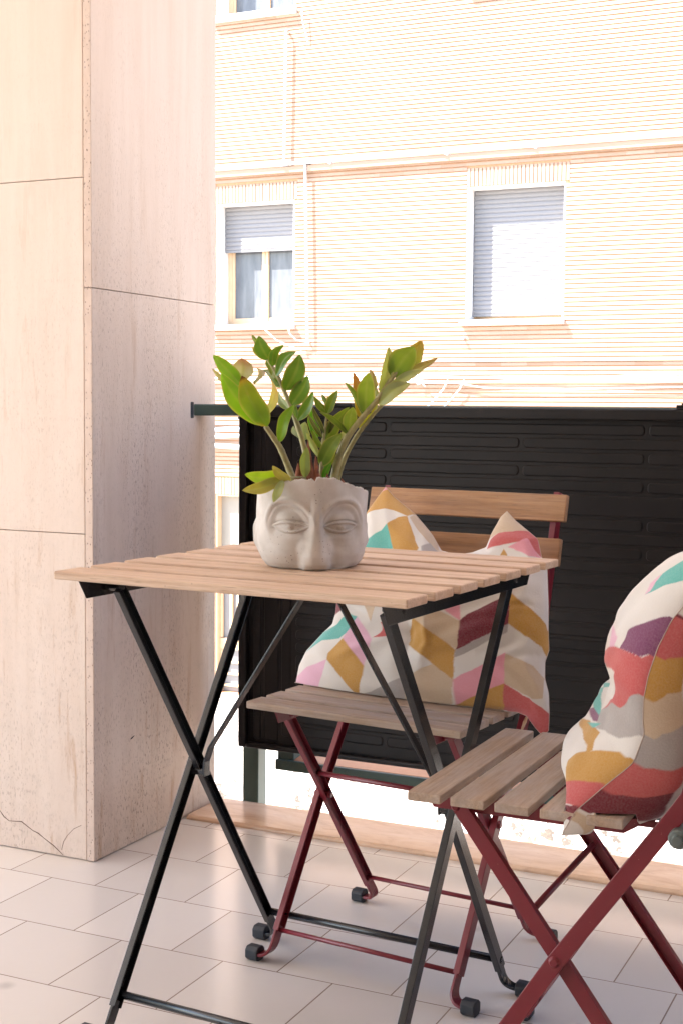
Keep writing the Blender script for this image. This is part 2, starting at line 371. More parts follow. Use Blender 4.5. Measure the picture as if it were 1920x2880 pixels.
sc_ = empty('embossed_metal_screen', (-1.53, 2.74, .14)); tag(sc_, 'black metal screen with embossed brick pattern hung on the balcony railing', 'railing screen')
SX, SY, SZ = -1.53, 2.74, .14
b = MB()
x0, x1, z0, z1 = -1.536, 2.55, .153, .936
b.box(x0-SX, x1-SX, 2.742-SY, 2.746-SY, z0-SZ, z1-SZ)                        # back sheet
b.build('back_sheet', M['panel_black'], sc_)
b = MB()
fr = [(0, 0), (.030, 0), (.032, .002), (.032, .010), (0, .010)]
def rim(xa, xb, za, zb):                                                    # one edge of the tray, proud of the sheet
    b.box(xa-SX, xb-SX, 2.722-SY, 2.7415-SY, za-SZ, zb-SZ)
rim(x0, x0+.020, z0, z1); rim(x0+.0203, x1, z1-.024, z1); rim(x0+.0203, x1, z0, z0+.012)
b.build('tray_rim', M['panel_black'], sc_, bevel=.004, seg=3)
b = MB()
def pad(xa, xb, za, zb, h=.0024, r=.008):
    """one raised rounded field of the embossing"""
    r = min(r, (zb-za)/2.2)
    rings = []
    for ins, d in ((0, 0), (.0012, -h*.75), (.0027, -h)):
        ring = []
        rr = max(.001, r-ins)
        for cx, cz, a0 in ((xb-r, zb-r, 0), (xa+r, zb-r, 90), (xa+r, za+r, 180), (xb-r, za+r, 270)):
            for k in range(5):
                a = R(a0+22.5*k); ring.append((cx+rr*math.cos(a)-SX, 2.7418-SY+d, cz+rr*math.sin(a)-SZ))
        rings.append(ring)
    n = 20; vs = sum(rings, []); f = []
    for q in (0, 1):
        for k in range(n): f.append((q*n+k, q*n+(k+1) % n, (q+1)*n+(k+1) % n, (q+1)*n+k))
    f.append(tuple(2*n+k for k in range(n))); b.add(vs, f)
g = .0042
left = -1.402; J1 = [-1.7365, -1.1765, -.6165, -.0565, .5035, 1.0635, 1.6235, 2.1835, 2.7]; J2 = [-1.437, -.877, -.317, .243, .803, 1.363, 1.923, 2.483, 2.7]
for gi in range(4):
    zt = .907-.1925*gi
    for j in range(6):
        za = zt-.0287*(j+1) if j < 5 else zt-.1925; zb = zt-.0287*j
        if j == 5 and gi == 3: continue
        if j == 5: xs = [left, 2.52]
        else:
            src = J1 if j % 2 == 0 else J2; xs = [left]+[x for x in src if left+.06 < x < 2.5]+[2.52]
        for xa, xb in zip(xs[:-1], xs[1:]): pad(xa+g, xb-g, za+g*.8, zb-g*.8)
pad(-1.505, -1.486, .17, .907); pad(-1.478, -1.441, .17, .907); pad(-1.433, -1.410, .185, .89)
b.build('embossed_fields', M['panel_black'], sc_, smooth=False)
b = MB(); b.box(-.556-SX, -.52-SX, 2.722-SY, 2.748-SY, .9362-SZ, .944-SZ); b.box(-.5515-SX, -.525-SX, 2.7485-SY, 2.775-SY, .9362-SZ, .9475-SZ); b.build('hanging_clip', M['panel_black'], sc_, bevel=.001)
b = MB(); b.box(-1.30-SX, -1.255-SX, 2.722-SY, 2.748-SY, .9362-SZ, .944-SZ); b.build('hanging_clip', M['panel_black'], sc_, bevel=.001)

# ------------------------------------------------------------------ apartment block across the street
bl = empty('apartment_building', (-5, 12, -4.6)); tag(bl, 'sunlit salmon brick apartment block across the street with roller shutters', 'building')
BX, BY, BZ = -5, 12, -4.6
def loc3(x, y, z): return (x-BX, y-BY, z-BZ)
def bbox(mb, x0, x1, y0, y1, z0, z1): mb.box(x0-BX, x1-BX, y0-BY, y1-BY, z0-BZ, z1-BZ)
OPEN = [(-7.04, -6.165, 1.755, 2.955), (-7.04, -6.165, 4.76, 5.96), (-4.402, -3.475, 1.755, 2.965), (-4.402, -3.475, 4.76, 5.96), (-7.04, -6.165, -1.96, .066),
        (-1.2, -.3, 1.755, 2.96), (1.6, 2.5, 1.755, 2.96), (-10.2, -9.3, 1.755, 2.96), (-1.2, -.3, 4.76, 5.96), (1.6, 2.5, 4.76, 5.96)]
SOLD = [(-7.04, -6.13, 2.957, 3.130), (-4.402, -3.435, 2.967, 3.135), (-7.04, -6.13, .068, .238), (-7.04, -6.13, 5.962, 6.13), (-4.402, -3.435, 5.962, 6.13)]
PITCH = .0403; Z0 = -2.01
b = MB(); back = MB()
def blocked(x0, x1, z): return [(o[0], o[1]) for o in OPEN+SOLD if o[2]-.02 < z < o[3]+.004 and o[1] > x0 and o[0] < x1]
def brick(xa, xb, za, zb, dy, j=0):
    y0 = 12+dy; vs = [loc3(*p) for p in ((xa, y0, za+j), (xb, y0, za-j), (xb, y0, zb-j), (xa, y0, zb+j), (xa, 12.03, za+j), (xb, 12.03, za-j), (xb, 12.03, zb-j), (xa, 12.03, zb+j))]
    b.add(vs, [(0, 1, 2, 3), (3, 2, 6, 7), (1, 0, 4, 5), (0, 3, 7, 4), (2, 1, 5, 6)])
nz = int((11.4-Z0)/PITCH)
for k in range(nz):
    za, zb = Z0+k*PITCH+.0058, Z0+(k+1)*PITCH-.0052; zc = (za+zb)/2
    det = zc < 5.6
    spans = []
    cuts = sorted(blocked(-16, 12, zc)); x = -16
    for c0, c1 in cuts:
        if c0 > x: spans.append((x, c0))
        x = max(x, c1)
    spans.append((x, 12))
    for (xa, xb) in spans:
        if not det: brick(xa, xb, za, zb, 0); continue
        x = xa
        while x < xb-1e-6:
            if x < -7.6: nx = min(xb, -7.6)
            elif x > -1.5: nx = xb
            else: nx = min(xb, (math.floor((x+1e-6-(.12 if k % 2 else 0))/.245)+1)*.245+(.12 if k % 2 else 0))
            if nx-x < .02: nx = min(xb, nx+.245)
            brick(x+(.0004 if x > xa else 0), nx-(.0004 if nx < xb else 0), za, zb, RNG.uniform(-.0007, .0007), RNG.uniform(-.0003, .0003)); x = nx
for (x0, x1, za, zb) in SOLD:                                          # upright courses over the openings
    n = round((x1-x0)/.0375)
    for i in range(n):
        a = x0+(x1-x0)*i/n; c = x0+(x1-x0)*(i+1)/n; brick(a+.0045, c-.0045, za+.003, zb-.003, RNG.uniform(-.0015, .0015))
b.build('brickwork', M['brick'], bl, fixn=False)
# mortar bed and body of the wall, around the openings
xs = sorted({-16, 12}|{o[0] for o in OPEN}|{o[1] for o in OPEN}); zs = sorted({Z0, 11.4}|{o[2] for o in OPEN}|{o[3] for o in OPEN})
b = MB()
for i in range(len(xs)-1):
    run = None
    for j in range(len(zs)-1):
        cx, cz = (xs[i]+xs[i+1])/2, (zs[j]+zs[j+1])/2
        hole = any(o[0] < cx < o[1] and o[2] < cz < o[3] for o in OPEN)
        if not hole: bbox(b, xs[i], xs[i+1], 12.012, 12.30, zs[j], zs[j+1])
b.build('wall', M['mortar'], bl, fixn=False)
b = MB(); bbox(b, -16, 12, 12.301, 20, -2.02, 11.4); b.build('inner_mass', M['inner_wall'], bl)
b = MB(); bbox(b, -16, 12, 11.4, 21, 11.45, 11.7); b.build('roof', M['inner_wall'], bl)
b = MB()
P_ = np.zeros((150, 30, 3))
for i in range(150):
    for j in range(30):
        x = -16+28*i/149; z = -4.62+(2.6)*j/29
        P_[i, j] = loc3(x, 11.972+.006*math.sin(x*9+z*4)+.004*math.sin(z*23+x*31), z)
b.grid(P_); bbox(b, -16, 12, 11.975, 20, -2.02, -2.005); b.build('plaster_base', M['peeling'], bl, smooth=False)
# string course with the conduit that runs along it
def course(z0, z1, d): q = MB(); bbox(q, -16, 12, 12-d, 12.012, z0, z1); return q.build('string_course', M['brick'], bl, bevel=.003)
course(3.205, 3.262, .052); course(1.375, 1.41, .022); course(.765, .80, .03)
def cable(name, pts, r, mat='cable_white'):
    q = MB(); q.tube([loc3(*p) for p in pts], r, 8); return q.build(name, M[mat], bl, smooth=True)
def conduit(x0, x1, z, y=11.925, r=.014): return cable('conduit', [(x0+(x1-x0)*i/40, y, z+.004*math.sin(i*1.3)) for i in range(41)], r)
conduit(-15, 11, 3.288, 11.935, .016)
cable('conduit', [(-6.235, 11.99, 4.545), (-6.235, 11.955, 4.548), (-6.235, 11.945, 4.52), (-6.240, 11.945, 3.9), (-6.250, 11.945, 3.28)], .013)
cable('conduit', [(-6.02, 11.94, 3.285), (-6.018, 11.945, 3.2), (-6.0, 11.945, 2.4), (-5.985, 11.945, 1.62), (-5.985, 11.95, 1.585), (-5.99, 11.99, 1.575)], .013)
cable('conduit', [(-6.07, 11.95, 4.735), (-6.06, 11.95, 4.6), (-6.03, 11.97, 4.5), (-6.02, 11.98, 4.42)], .006)
for x, z in ((-6.25, 3.285), (-6.02, 3.29)):
    q = MB(); bbox(q, x-.025, x+.025, 11.915, 11.99, z-.02, z+.02); q.build('junction_box', M['cable_grey'], bl, bevel=.004)
for x in (-5.80, -4.62-.0, -3.78):
    q = MB(); q.tube([loc3(x-.02, 11.93, 3.30), loc3(x+.03, 11.93, 3.275), loc3(x+.06, 11.99, 3.255)], .016, 8); q.build('conduit_bracket', M['cable_grey'], bl)
W = lambda x, k, a: a*math.sin(x*k)+a*.6*math.sin(x*k*2.3+1)
for dz, yy, ph in ((1.245, 11.955, 0), (1.215, 11.96, 2), (1.19, 11.965, 4)):
    cable('wall_cable', [(-8+9*i/120, yy, dz+W(-8+9*i/120+ph, 2.1, .010)+ph*.002) for i in range(121)], .0075)
cable('wall_cable', [(-5.35, 11.96, 1.12), (-5.1, 11.955, 1.17), (-4.75, 11.955, 1.20), (-4.5, 11.955, 1.19), (-4.2, 11.96, 1.14), (-3.4, 11.965, 1.13), (-2.2, 11.965, 1.15)], .006)
for xo in (0, .16):
    cable('wall_cable', [(-4.54+xo, 11.955, 1.21), (-4.58+xo, 11.95, 1.13), (-4.67+xo, 11.955, 1.03), (-4.80+xo, 11.955, .90), (-4.83+xo, 11.96, .7)], .007)
cable('wall_cable', [(-4.86, 11.955, 1.22), (-4.84, 11.95, 1.17), (-4.80, 11.955, 1.18), (-4.76, 11.95, 1.15)], .006)
cable('wall_cable', [(-6.16, 11.88, 1.74), (-6.14, 11.87, 1.66), (-6.10, 11.93, 1.60), (-5.98, 11.96, 1.575)], .008)
cable('wall_cable', [(-6.45, 11.88, 1.73), (-6.30, 11.9, 1.60), (-6.20, 11.95, 1.55), (-6.05, 11.96, 1.50)], .006)
cable('wall_cable', [(-7.5+.1*i, 11.93, .72+.008*math.sin(i*1.1)) for i in range(14)], .024, 'cable_grey')
cable('wall_cable', [(-7.5+.1*i, 11.92, .655-.012*math.sin(i*.5)) for i in range(14)], .016, 'cable_white')
cable('wall_cable', [(-7.5+.1*i, 11.93, .575-.01*i/3) for i in range(14)], .026, 'cable_white')
q = MB(); q.tube([loc3(-4.405, 12.0, 1.60), loc3(-4.405, 11.95, 1.59)], .013, 8); q.build('overflow_pipe', M['cable_grey'], bl)

def window(x0, x1, z0, z1, drop, panes=True, sill=True, full=False):
    """window in its recess: surround, roller shutter let down by `drop`, timber frame, glass"""
    w = empty('window', loc3(x0, 12, z0)); w.parent = bl
    L_ = lambda x, y, z: (x-x0, y-12, z-z0)
    def bx(mb, a, c, d, e, f, g_): mb.box(a-x0, c-x0, d-12, e-12, f-z0, g_-z0)
    q = MB(); t = .012
    bx(q, x0, x0+t, 12.012, 12.29, z0, z1-t); bx(q, x1-t, x1, 12.012, 12.29, z0, z1-t); bx(q, x0, x1, 12.012, 12.29, z1-t, z1)
    q.build('surround', M['white_plaster'], w)
    if sill:
        q = MB(); bx(q, x0-.03, x1+.015, 11.93, 12.20, z0-.048, z0+.004); q.build('sill', M['white_plaster'], w, bevel=.004)
    fy = 12.235; zb = z0+.004
    q = MB(); a, c = x0+t, x1-t; ft = .045; mid = (a+c)/2
    bx(q, a, a+ft, fy, fy+.045, zb, z1-t-.001); bx(q, c-ft, c, fy, fy+.045, zb, z1-t-.001); bx(q, a+ft, c-ft, fy, fy+.045, zb, zb+ft); bx(q, a+ft, c-ft, fy, fy+.045, z1-t-ft, z1-t-.001)
    bx(q, a+ft, mid-.035, fy+.006, fy+.05, zb+ft, zb+ft+.035); bx(q, mid+.035, c-ft, fy+.006, fy+.05, zb+ft, zb+ft+.035)
    bx(q, mid-.035, mid-.002, fy-.004, fy+.05, zb+ft, z1-t-ft); bx(q, mid+.002, mid+.035, fy-.004, fy+.05, zb+ft, z1-t-ft)
    bx(q, a+ft, a+ft+.03, fy+.006, fy+.05, zb+ft+.035, z1-t-ft); bx(q, c-ft-.03, c-ft, fy+.006, fy+.05, zb+ft+.035, z1-t-ft)
    q.build('frame', M['beige_frame'], w, bevel=.002)
    for pa, pc in ((a+ft+.03, mid-.035), (mid+.035, c-ft-.03)):
        q = MB(); bx(q, pa, pc, fy+.022, fy+.028, zb+ft+.035, z1-t-ft); q.build('pane', M['glass'], w)
    if drop > 0:
        q = MB(); bot = z1-t-drop; n = int(drop/.0415); y = 12.175
        prof_ = []
        for i in range(n):
            zt = z1-t-.001-i*drop/n; zl = zt-drop/n
            for s_, d_ in ((0, .0), (.15, -.005), (.5, -.0075), (.85, -.005), (.95, 0)):
                prof_.append((y+d_, zt+(zl-zt)*s_))
        prof_.append((y, bot))
        vs = []; fs = []
        for (yy, zz) in prof_: vs += [L_(a+.008, yy, zz), L_(c-.008, yy, zz)]
        for i in range(len(prof_)-1): fs.append((2*i, 2*i+1, 2*i+3, 2*i+2))
        q.add(vs, fs); bx(q, a+.008, c-.008, y+.006, y+.014, bot, z1-t-.001); bx(q, a+.006, c-.006, y-.006, y+.005, bot-.022, bot-.0005)
        q.build('roller_shutter', M['shutter_pvc'], w, fixn=True)
    return w
window(-7.04, -6.165, 1.755, 2.955, .43)
window(-7.04, -6.165, 4.76, 5.96, .35)
window(-4.402, -3.475, 1.755, 2.965, 1.13)
window(-4.402, -3.475, 4.76, 5.96, .5)
for o in OPEN[5:]: window(*o, .6)
# tall door-window of the lower floor
dw = empty('window', loc3(-7.04, 12, -1.96)); dw.parent = bl
def bx(mb, a, c, d, e, f, g_): mb.box(a+7.04, c+7.04, d-12, e-12, f+1.96, g_+1.96)
q = MB(); bx(q, -7.04, -7.02, 12.012, 12.29, -1.96, .05); bx(q, -6.185, -6.165, 12.012, 12.29, -1.96, .05); bx(q, -7.04, -6.165, 12.012, 12.29, .05, .066); q.build('surround', M['beige_frame'], dw)
q = MB(); bx(q, -7.02, -6.185, 12.10, 12.13, -.62, .049); q.build('blind', M['cream'], dw); q = MB(); bx(q, -6.905, -6.86, 12.085, 12.099, -.60, -.50); bx(q, -6.86, -6.70, 12.085, 12.099, -.57, -.55); q.build('latch', M['grey_plastic'], dw)
q = MB()
for x in (-7.018, -6.905, -6.825, -6.745, -6.6, -6.45, -6.3): bx(q, x, x+.028, 12.07, 12.10, -1.40, -.63)
bx(q, -7.02, -6.185, 12.066, 12.099, -1.52, -1.405)
for z in (-1.66, -1.78, -1.90): bx(q, -6.99, -6.185, 12.07, 12.10, z, z+.022)
bx(q, -7.018, -6.992, 12.07, 12.10, -1.955, -1.525)
q.build('frame', M['beige_frame'], dw, bevel=.002)
q = MB(); bx(q, -7.018, -6.187, 12.105, 12.115, -1.955, -.625); q.build('pane', M['shutter_pvc'], dw)
q = MB(); bx(q, -7.3, -5.9, 11.88, 12.05, -2.03, -1.965); q.build('sill', M['peeling'], dw, bevel=.01)

# ================================================================== FURNITURE
def U(w, d, t):                                                          # open channel section
    return [(-d/2, -w/2), (d/2, -w/2), (d/2, -w/2+t), (-d/2+t, -w/2+t), (-d/2+t, w/2-t), (d/2, w/2-t), (d/2, w/2), (-d/2, w/2)]
def flat(w, d): return [(-d/2, -w/2), (d/2, -w/2), (d/2, w/2), (-d/2, w/2)]
def slat_mb(mb, x0, x1, y0, y1, z0, z1): mb.box(x0, x1, y0, y1, z0, z1)
def rivet(parent, u0, u1, v, z, mat, r=.0075):
    q = MB(); q.tube([(u0, v, z), (u0+(u1-u0)*.12, v, z), (u0+(u1-u0)*.88, v, z), (u1, v, z)], [r*.6, r, r, r*.6], 12); return q.build('rivet', mat, parent, smooth=False)
def leg(parent, u, path, mat, w=.019, d=.011, out=1, foot=True, curl=.030, open_in=True):
    """channel section leg in the plane u=const, its foot turned outwards into a rubber cap"""
    q = MB(); s_ = -out if open_in else out
    prof = [(a*s_, b_) for a, b_ in U(w, d, .0018)]
    P = [(u, v, z) for v, z in path]
    q.sweep(P, prof, (1, 0, 0))
    o = None
    v1, z1 = path[-1]; v0, z0 = path[-2]; dvz = np.array([v1-v0, z1-z0]); dvz /= np.linalg.norm(dvz)
    if foot:
        kz = (z1-.0125)/max(.2, -dvz[1]); ve = v1+dvz[0]*kz
        p0 = np.array([u, v1-dvz[0]*.01, z1-dvz[1]*.01]); p1 = np.array([u, v1+dvz[0]*kz*.40, z1+dvz[1]*kz*.40])
        pc = np.array([u, ve, .0125]); p2 = np.array([u+out*.022, ve, .0122]); pts = [p0]
        for i in range(9):
            t = i/8; pts.append((1-t)**2*p1+2*t*(1-t)*pc+t*t*p2)
        pts.append(np.array([u+out*curl, ve, .0120]))
        q.sweep(pts, [(-w*.5, -.0024), (w*.5, -.0024), (w*.5, .0024), (-w*.5, .0024)], (0, 1, 0))
    o = q.build('leg', mat, parent, bevel=.0009)
    if foot:
        c = MB(); vv = ve; h = .0125; oct_ = [(vv+h*1.02*a, .0123+h*.98*b_) for a, b_ in ((-1, -.55), (-.55, -.98), (.55, -.98), (1, -.55), (1, .55), (.55, 1), (-.55, 1), (-1, .55))]
        u0, u1 = sorted((u+out*(curl-.010), u+out*(curl+.014))); c.prism(oct_, 0, u0, u1); c.build('rubber_foot', M['rubber'], o, bevel=.0018)
    return o

# ------------------------------------------------------------------ folding table
tb = empty('folding_table', (-1.179, 1.564, 0), R(-3.334)); tag(tb, 'folding table with pale wooden slatted top on crossed black steel legs', 'table')
b = MB()
for i in range(7): b.box(0, .55, i*.0803, i*.0803+.0588, .6880, .70)
b.build('tabletop', M['table_wood'], tb, bevel=.0022, seg=3)
BS = M['black_steel']
for u, s in ((.034, 1), (.509, -1)):
    q = MB(); q.prism([(.012, .6878), (.030, .6600), (.512, .6600), (.530, .6878)], 0, u-.0008, u+.0008)
    q.box(min(u+s*.001, u+s*.012), max(u+s*.001, u+s*.012), .0125, .529, .6862, .6880); q.build('side_rail', BS, tb, bevel=.0006)
for u, s in ((.059, -1), (.4845, 1)):
    leg(tb, u, [(.073, .672), (.2825, .360), (.490, .050)], BS, out=s)                       # front top to rear foot
for u, s in ((.046, -1), (.4975, 1)):
    leg(tb, u, [(.466, .672), (.270, .360), (.076, .050)], BS, out=s, curl=.030)
for u0, u1 in ((.038, .072), (.506, .472)): rivet(tb, u0, u1, .2765, .360, BS, .008)
for u, s in ((.034, 1), (.509, -1)):
    rivet(tb, u-s*.003, u+s*.030, .076, .673, BS, .006); rivet(tb, u-s*.003, u+s*.018, .466, .673, BS, .006)
q = MB(); q.tube([(.056, .4810, .0670), (.490, .4810, .0670)], .0062, 12); q.build('crossbar', BS, tb, smooth=True)
q = MB(); q.tube([(.046, .0880, .0650), (.500, .0880, .0650)], .0062, 12); q.build('crossbar', BS, tb, smooth=True)
for u0, u1, s in ((.070, .262, 1), (.474, .288, -1)):
    q = MB(); q.sweep([(u0, .277, .352), (u0+s*.001, .277, .376), (u0+s*.010, .277, .400), (u1, .277, .676)], flat(.0035, .016), (0, 1, 0)); q.build('brace', BS, tb, bevel=.0008)
q = MB(); q.box(.245, .305, .262, .292, .668, .6878); q.build('brace_mount', BS, tb, bevel=.001)

# ------------------------------------------------------------------ folding chairs
RS = M['red_steel']
def make_chair():
    ch = empty('folding_chair')
    b = MB()
    for i in range(5): b.box(0, .39, i*.0575, i*.0575+.0445, .438, .45)
    b.build('seat', M['seat_wood'], ch, bevel=.0018, seg=3)
    # two back slats, tilted with the uprights
    b = MB(); up = np.array([.0, .228, .974]); nn = np.array([0, -.974, .228])
    for (v, z) in ((.4045, .7615), (.3785, .6870)):
        c = np.array([0, v, z]); vs = []
        for x in (0, .39):
            for a, d in ((-.0235, -.0065), (.0235, -.0065), (.0235, .0065), (-.0235, .0065)): vs.append(c+a*up+d*nn+np.array([x, 0, 0]))
        b.add(vs, [(0, 1, 2, 3), (7, 6, 5, 4), (0, 4, 5, 1), (1, 5, 6, 2), (2, 6, 7, 3), (3, 7, 4, 0)])
    b.build('backrest', M['back_wood'], ch, bevel=.002, seg=3)
    for u, s in ((.041, -1), (.349, 1)): leg(ch, u, [(.053, .432), (.188, .255), (.340, .052)], RS, out=s, curl=.036, w=.020)
    for u, s in ((.026, -1), (.364, 1)): leg(ch, u, [(.430, .786), (.3465, .480), (.330, .455), (.190, .255), (.059, .048)], RS, out=s, w=.0215)
    for u, s in ((.054, 1), (.336, -1)):
        q = MB(); q.prism([(.004, .4375), (.015, .4175), (.263, .4175), (.281, .4290), (.325, .4290), (.325, .4375)], 0, u-.001, u+.001)
        q.box(min(u+s*.0012, u+s*.012), max(u+s*.0012, u+s*.012), .019, .300, .4358, .4376); q.build('seat_frame', RS, ch, bevel=.0006)
    for u0, u1 in ((.016, .050), (.374, .340)): rivet(ch, u0, u1, .189, .255, RS, .0075)
    for u in (.047, .343): rivet(ch, u-.014, u+.014, .052, .427, RS, .0065)
    for u in (.024, .366):
        q = MB(); s = 1 if u > .2 else -1
        q.tube([(u-.016*s, .337, .433), (u+.014*s, .337, .433), (u+.016*s, .337, .433), (u+.017*s, .337, .433), (u+.024*s, .337, .433)], [.012, .012, .011, .006, .006], 14)
        q.build('roller', M['grey_plastic'], ch, bevel=.001)
    q = MB(); q.tube([(.044, .150, .303), (.346, .150, .303)], .0045, 10); q.build('stretcher', RS, ch, smooth=True)
    q = MB(); q.tube([(.044, .3270, .068), (.346, .3270, .068)], .0040, 10); q.build('stretcher', RS, ch, smooth=True)
    q = MB(); q.tube([(.028, .0600, .051), (.362, .0600, .051)], .0040, 10); q.build('stretcher', RS, ch, smooth=True)
    return ch
def copy_tree(o, parent=None):
    c = o.copy(); COL.objects.link(c); c.parent = parent
    for k in list(o.children): copy_tree(k, c)
    return c
chair1 = make_chair(); chair1.location = (-1.086, 1.953, 0); chair1.rotation_euler = (0, 0, R(-6.04))
chair2 = copy_tree(chair1); chair2.location = (-.646, 1.968, 0); chair2.rotation_euler = (0, 0, R(-90))
GR = 'dark red folding chairs around the table'
tag(chair1, 'dark red folding chair behind the table with its back to the black screen', 'chair', GR)
tag(chair2, 'dark red folding chair nearest the camera, cut off by the right edge of the view', 'chair', GR)

# ------------------------------------------------------------------ cushions
def svals(n): return .5-.5*np.cos(np.pi*np.linspace(0, 1, n))

def resample(poly, n):
    P = np.array(poly, float); d = np.r_[0, np.cumsum(np.linalg.norm(np.diff(P, axis=0), axis=1))]
    t = np.linspace(0, d[-1], n)
    # smooth a little so traced corners read as cloth
    Q = np.stack([np.interp(t, d, P[:, 0]), np.interp(t, d, P[:, 1])], 1)
    for _ in range(3):
        Q[1:-1] = (Q[:-2] + 2*Q[1:-1] + Q[2:])/4
    u = np.linspace(0, 1, n); v = svals(n)
    return np.stack([np.interp(v, u, Q[:, 0]), np.interp(v, u, Q[:, 1])], 1)

def coons(left, bottom, right, top, n):
    L, Bm, Rt, Tp = (resample(c, n) for c in (left, bottom, right, top))
    s = svals(n)[:, None, None]; t = svals(n)[None, :, None]
    lf = L[None, :, :]; rt = Rt[None, :, :]; bt = Bm[:, None, :]; tp = Tp[:, None, :]
    return ((1-s)*lf + s*rt + (1-t)*bt + t*tp
            - ((1-s)*(1-t)*L[0] + s*(1-t)*Rt[0] + (1-s)*t*L[-1] + s*t*Rt[-1]))

def cushion_grid(spec, side, n):
    """grid of points, side=+1 front, -1 back, in the chair's own frame (u, v, z)"""
    ab = coons(spec['left'], spec['bottom'], spec['right'], spec['top'], n)
    s = svals(n)[:, None]*np.ones((1, n)); t = svals(n)[None, :]*np.ones((n, 1))
    prof = np.clip((1-np.abs(2*s-1)**spec['p']), 0, 1)**.55*np.clip((1-np.abs(2*t-1)**spec['p']), 0, 1)**.55
    h = spec['hf'] if side > 0 else spec['hb']
    if side < 0 and 'pb' in spec:
        prof = np.clip(1-np.abs(2*s-1)**spec['pb'], 0, 1)**.5*np.clip(1-np.abs(2*t-1)**spec['pb'], 0, 1)**.5
        h = h*(1+.5*(1-t)**3)
    d = h*prof
    if side > 0:
        for (s0, t0, s1, t1, w, amp) in spec['folds']:
            dx, dy = s1-s0, t1-t0; L2 = dx*dx+dy*dy
            k = np.clip(((s-s0)*dx+(t-t0)*dy)/L2, 0, 1)
            dist2 = (s-s0-k*dx)**2+(t-t0-k*dy)**2
            d = d + amp*np.exp(-dist2/(w*w))*np.sin(np.pi*np.clip(k, .08, .92))*np.minimum(1, prof*3)
        d = d + spec['wr']*(np.sin(23*s+9*np.sin(6*t))*np.sin(17*t+5*np.sin(7*s)))*np.minimum(1, prof*2)
    m = np.interp(t, spec['mid_t'], spec['mid_n'])*(s**2 if spec.get('near') else (1-s)**2)
    m = m + spec.get('bow', 0)*np.sin(np.pi*t)
    O = np.array(spec['O']); A = np.array(spec['A'], float); B = np.array(spec['B'], float)
    B = B/np.linalg.norm(B); A = A/np.linalg.norm(A); N = np.cross(A, B)*spec['nsign']
    P = O + ab[..., :1]*A + ab[..., 1:]*B + ((side*d+m)[..., None])*N
    if 'seam' in spec:
        T = np.array(spec['seam']); tt = t[-1]; E = P[-1]
        tgt = np.stack([np.interp(tt, T[:, 0], T[:, k]) for k in (1, 2, 3)], 1)
        for _ in range(6): tgt[1:-1] = (tgt[:-2]+2*tgt[1:-1]+tgt[2:])/4
        P = P+(tgt-E)[None]*(s**3.5)[..., None]
    if 'vclamp' in spec:
        v0, k, z0 = spec['vclamp']
        P[..., 1] = np.minimum(P[..., 1], v0 + k*np.maximum(0, P[..., 2]-z0))
    on = (P[..., 0] > -.02) & (P[..., 0] < .385) & (P[..., 1] > 0) & (P[..., 1] < .285)
    P[..., 2] = np.where(on, np.maximum(P[..., 2], .4525), P[..., 2])
    return P

CUSH1 = dict(O=(0, .17, .455), A=(1, 0, 0), B=(0, .16, .34), nsign=1, p=2.4, hf=.055, hb=.045,
    left=[(-.011, -.017), (-.014, .026), (-.006, .054), (.02, .09), (.034, .106), (.035, .127), (.028, .165), (.036, .205), (.049, .28), (.048, .321), (.062, .351), (.073, .371)],
    bottom=[(-.011, -.017), (.114, -.024), (.249, -.018), (.385, -.006), (.408, -.005), (.425, -.009), (.442, -.025), (.455, -.035)],
    right=[(.455, -.035), (.466, -.029), (.461, .003), (.454, .032), (.443, .055), (.438, .083), (.441, .102), (.433, .136), (.425, .178), (.416, .216), (.411, .238), (.397, .258), (.384, .289), (.366, .301), (.337, .32), (.318, .336)],
    top=[(.073, .371), (.095, .353), (.145, .322), (.187, .286), (.212, .257), (.247, .251), (.273, .257), (.296, .268), (.299, .293), (.309, .325), (.318, .336)],
    mid_t=[0, 1], mid_n=[0, 0], wr=.0019,
    folds=[(.2, .78, .42, .42, .05, -.014), (.35, .75, .40, .35, .04, -.012), (.45, .8, .62, .55, .05, .008), (.75, .9, .95, .7, .05, -.01), (.55, .6, .5, .25, .05, .006), (.93, .35, .7, .3, .04, -.008), (.05, .45, .25, .4, .05, -.008), (.6, .35, .9, .55, .06, .006), (.42, .48, .46, .12, .022, -.006), (.50, .52, .53, .2, .02, .005), (.97, .5, .8, .52, .02, -.006), (.97, .3, .82, .24, .02, -.006), (.15, .15, .3, .3, .03, .005), (.28, .66, .33, .5, .02, -.006)])

CUSH2 = dict(pb=6, O=(0, .215, .45), A=(1, 0, 0), B=(0, .13, .30), nsign=1, p=2.4, hf=.088, hb=.085, near=1,
    left=[(-.10, .01), (-.115, .08), (-.12, .2), (-.115, .3), (-.11, .345)],
    bottom=[(-.10, .01), (.05, -.002), (.2, -.004), (.33, -.008), (.372, -.03)],
    right=[(.372, -.03), (.362, .02), (.362, .1), (.366, .2), (.366, .28), (.36, .355)],
    top=[(-.11, .345), (.0, .335), (.12, .330), (.25, .335), (.36, .355)],
    mid_t=[0, 1], mid_n=[0, 0], wr=.0015,
    seam=[(0, .398, .203, .424), (.06, .388, .216, .452), (.13, .376, .250, .486), (.2, .374, .281, .515), (.28, .372, .293, .551), (.33, .372, .291, .564), (.42, .372, .291, .593), (.5, .372, .296, .622), (.58, .372, .306, .655), (.68, .372, .322, .69), (.74, .372, .335, .706), (.85, .368, .350, .742), (1, .36, .370, .775)],
    vclamp=(.338, .24, .475),
    folds=[(.1, .38, 1.0, .34, .07, -.026), (.5, .3, .98, .22, .05, -.012), (.6, .95, .75, .5, .05, -.008), (.9, .9, .8, .55, .04, .006), (.3, .07, 1.0, .06, .075, .030)])

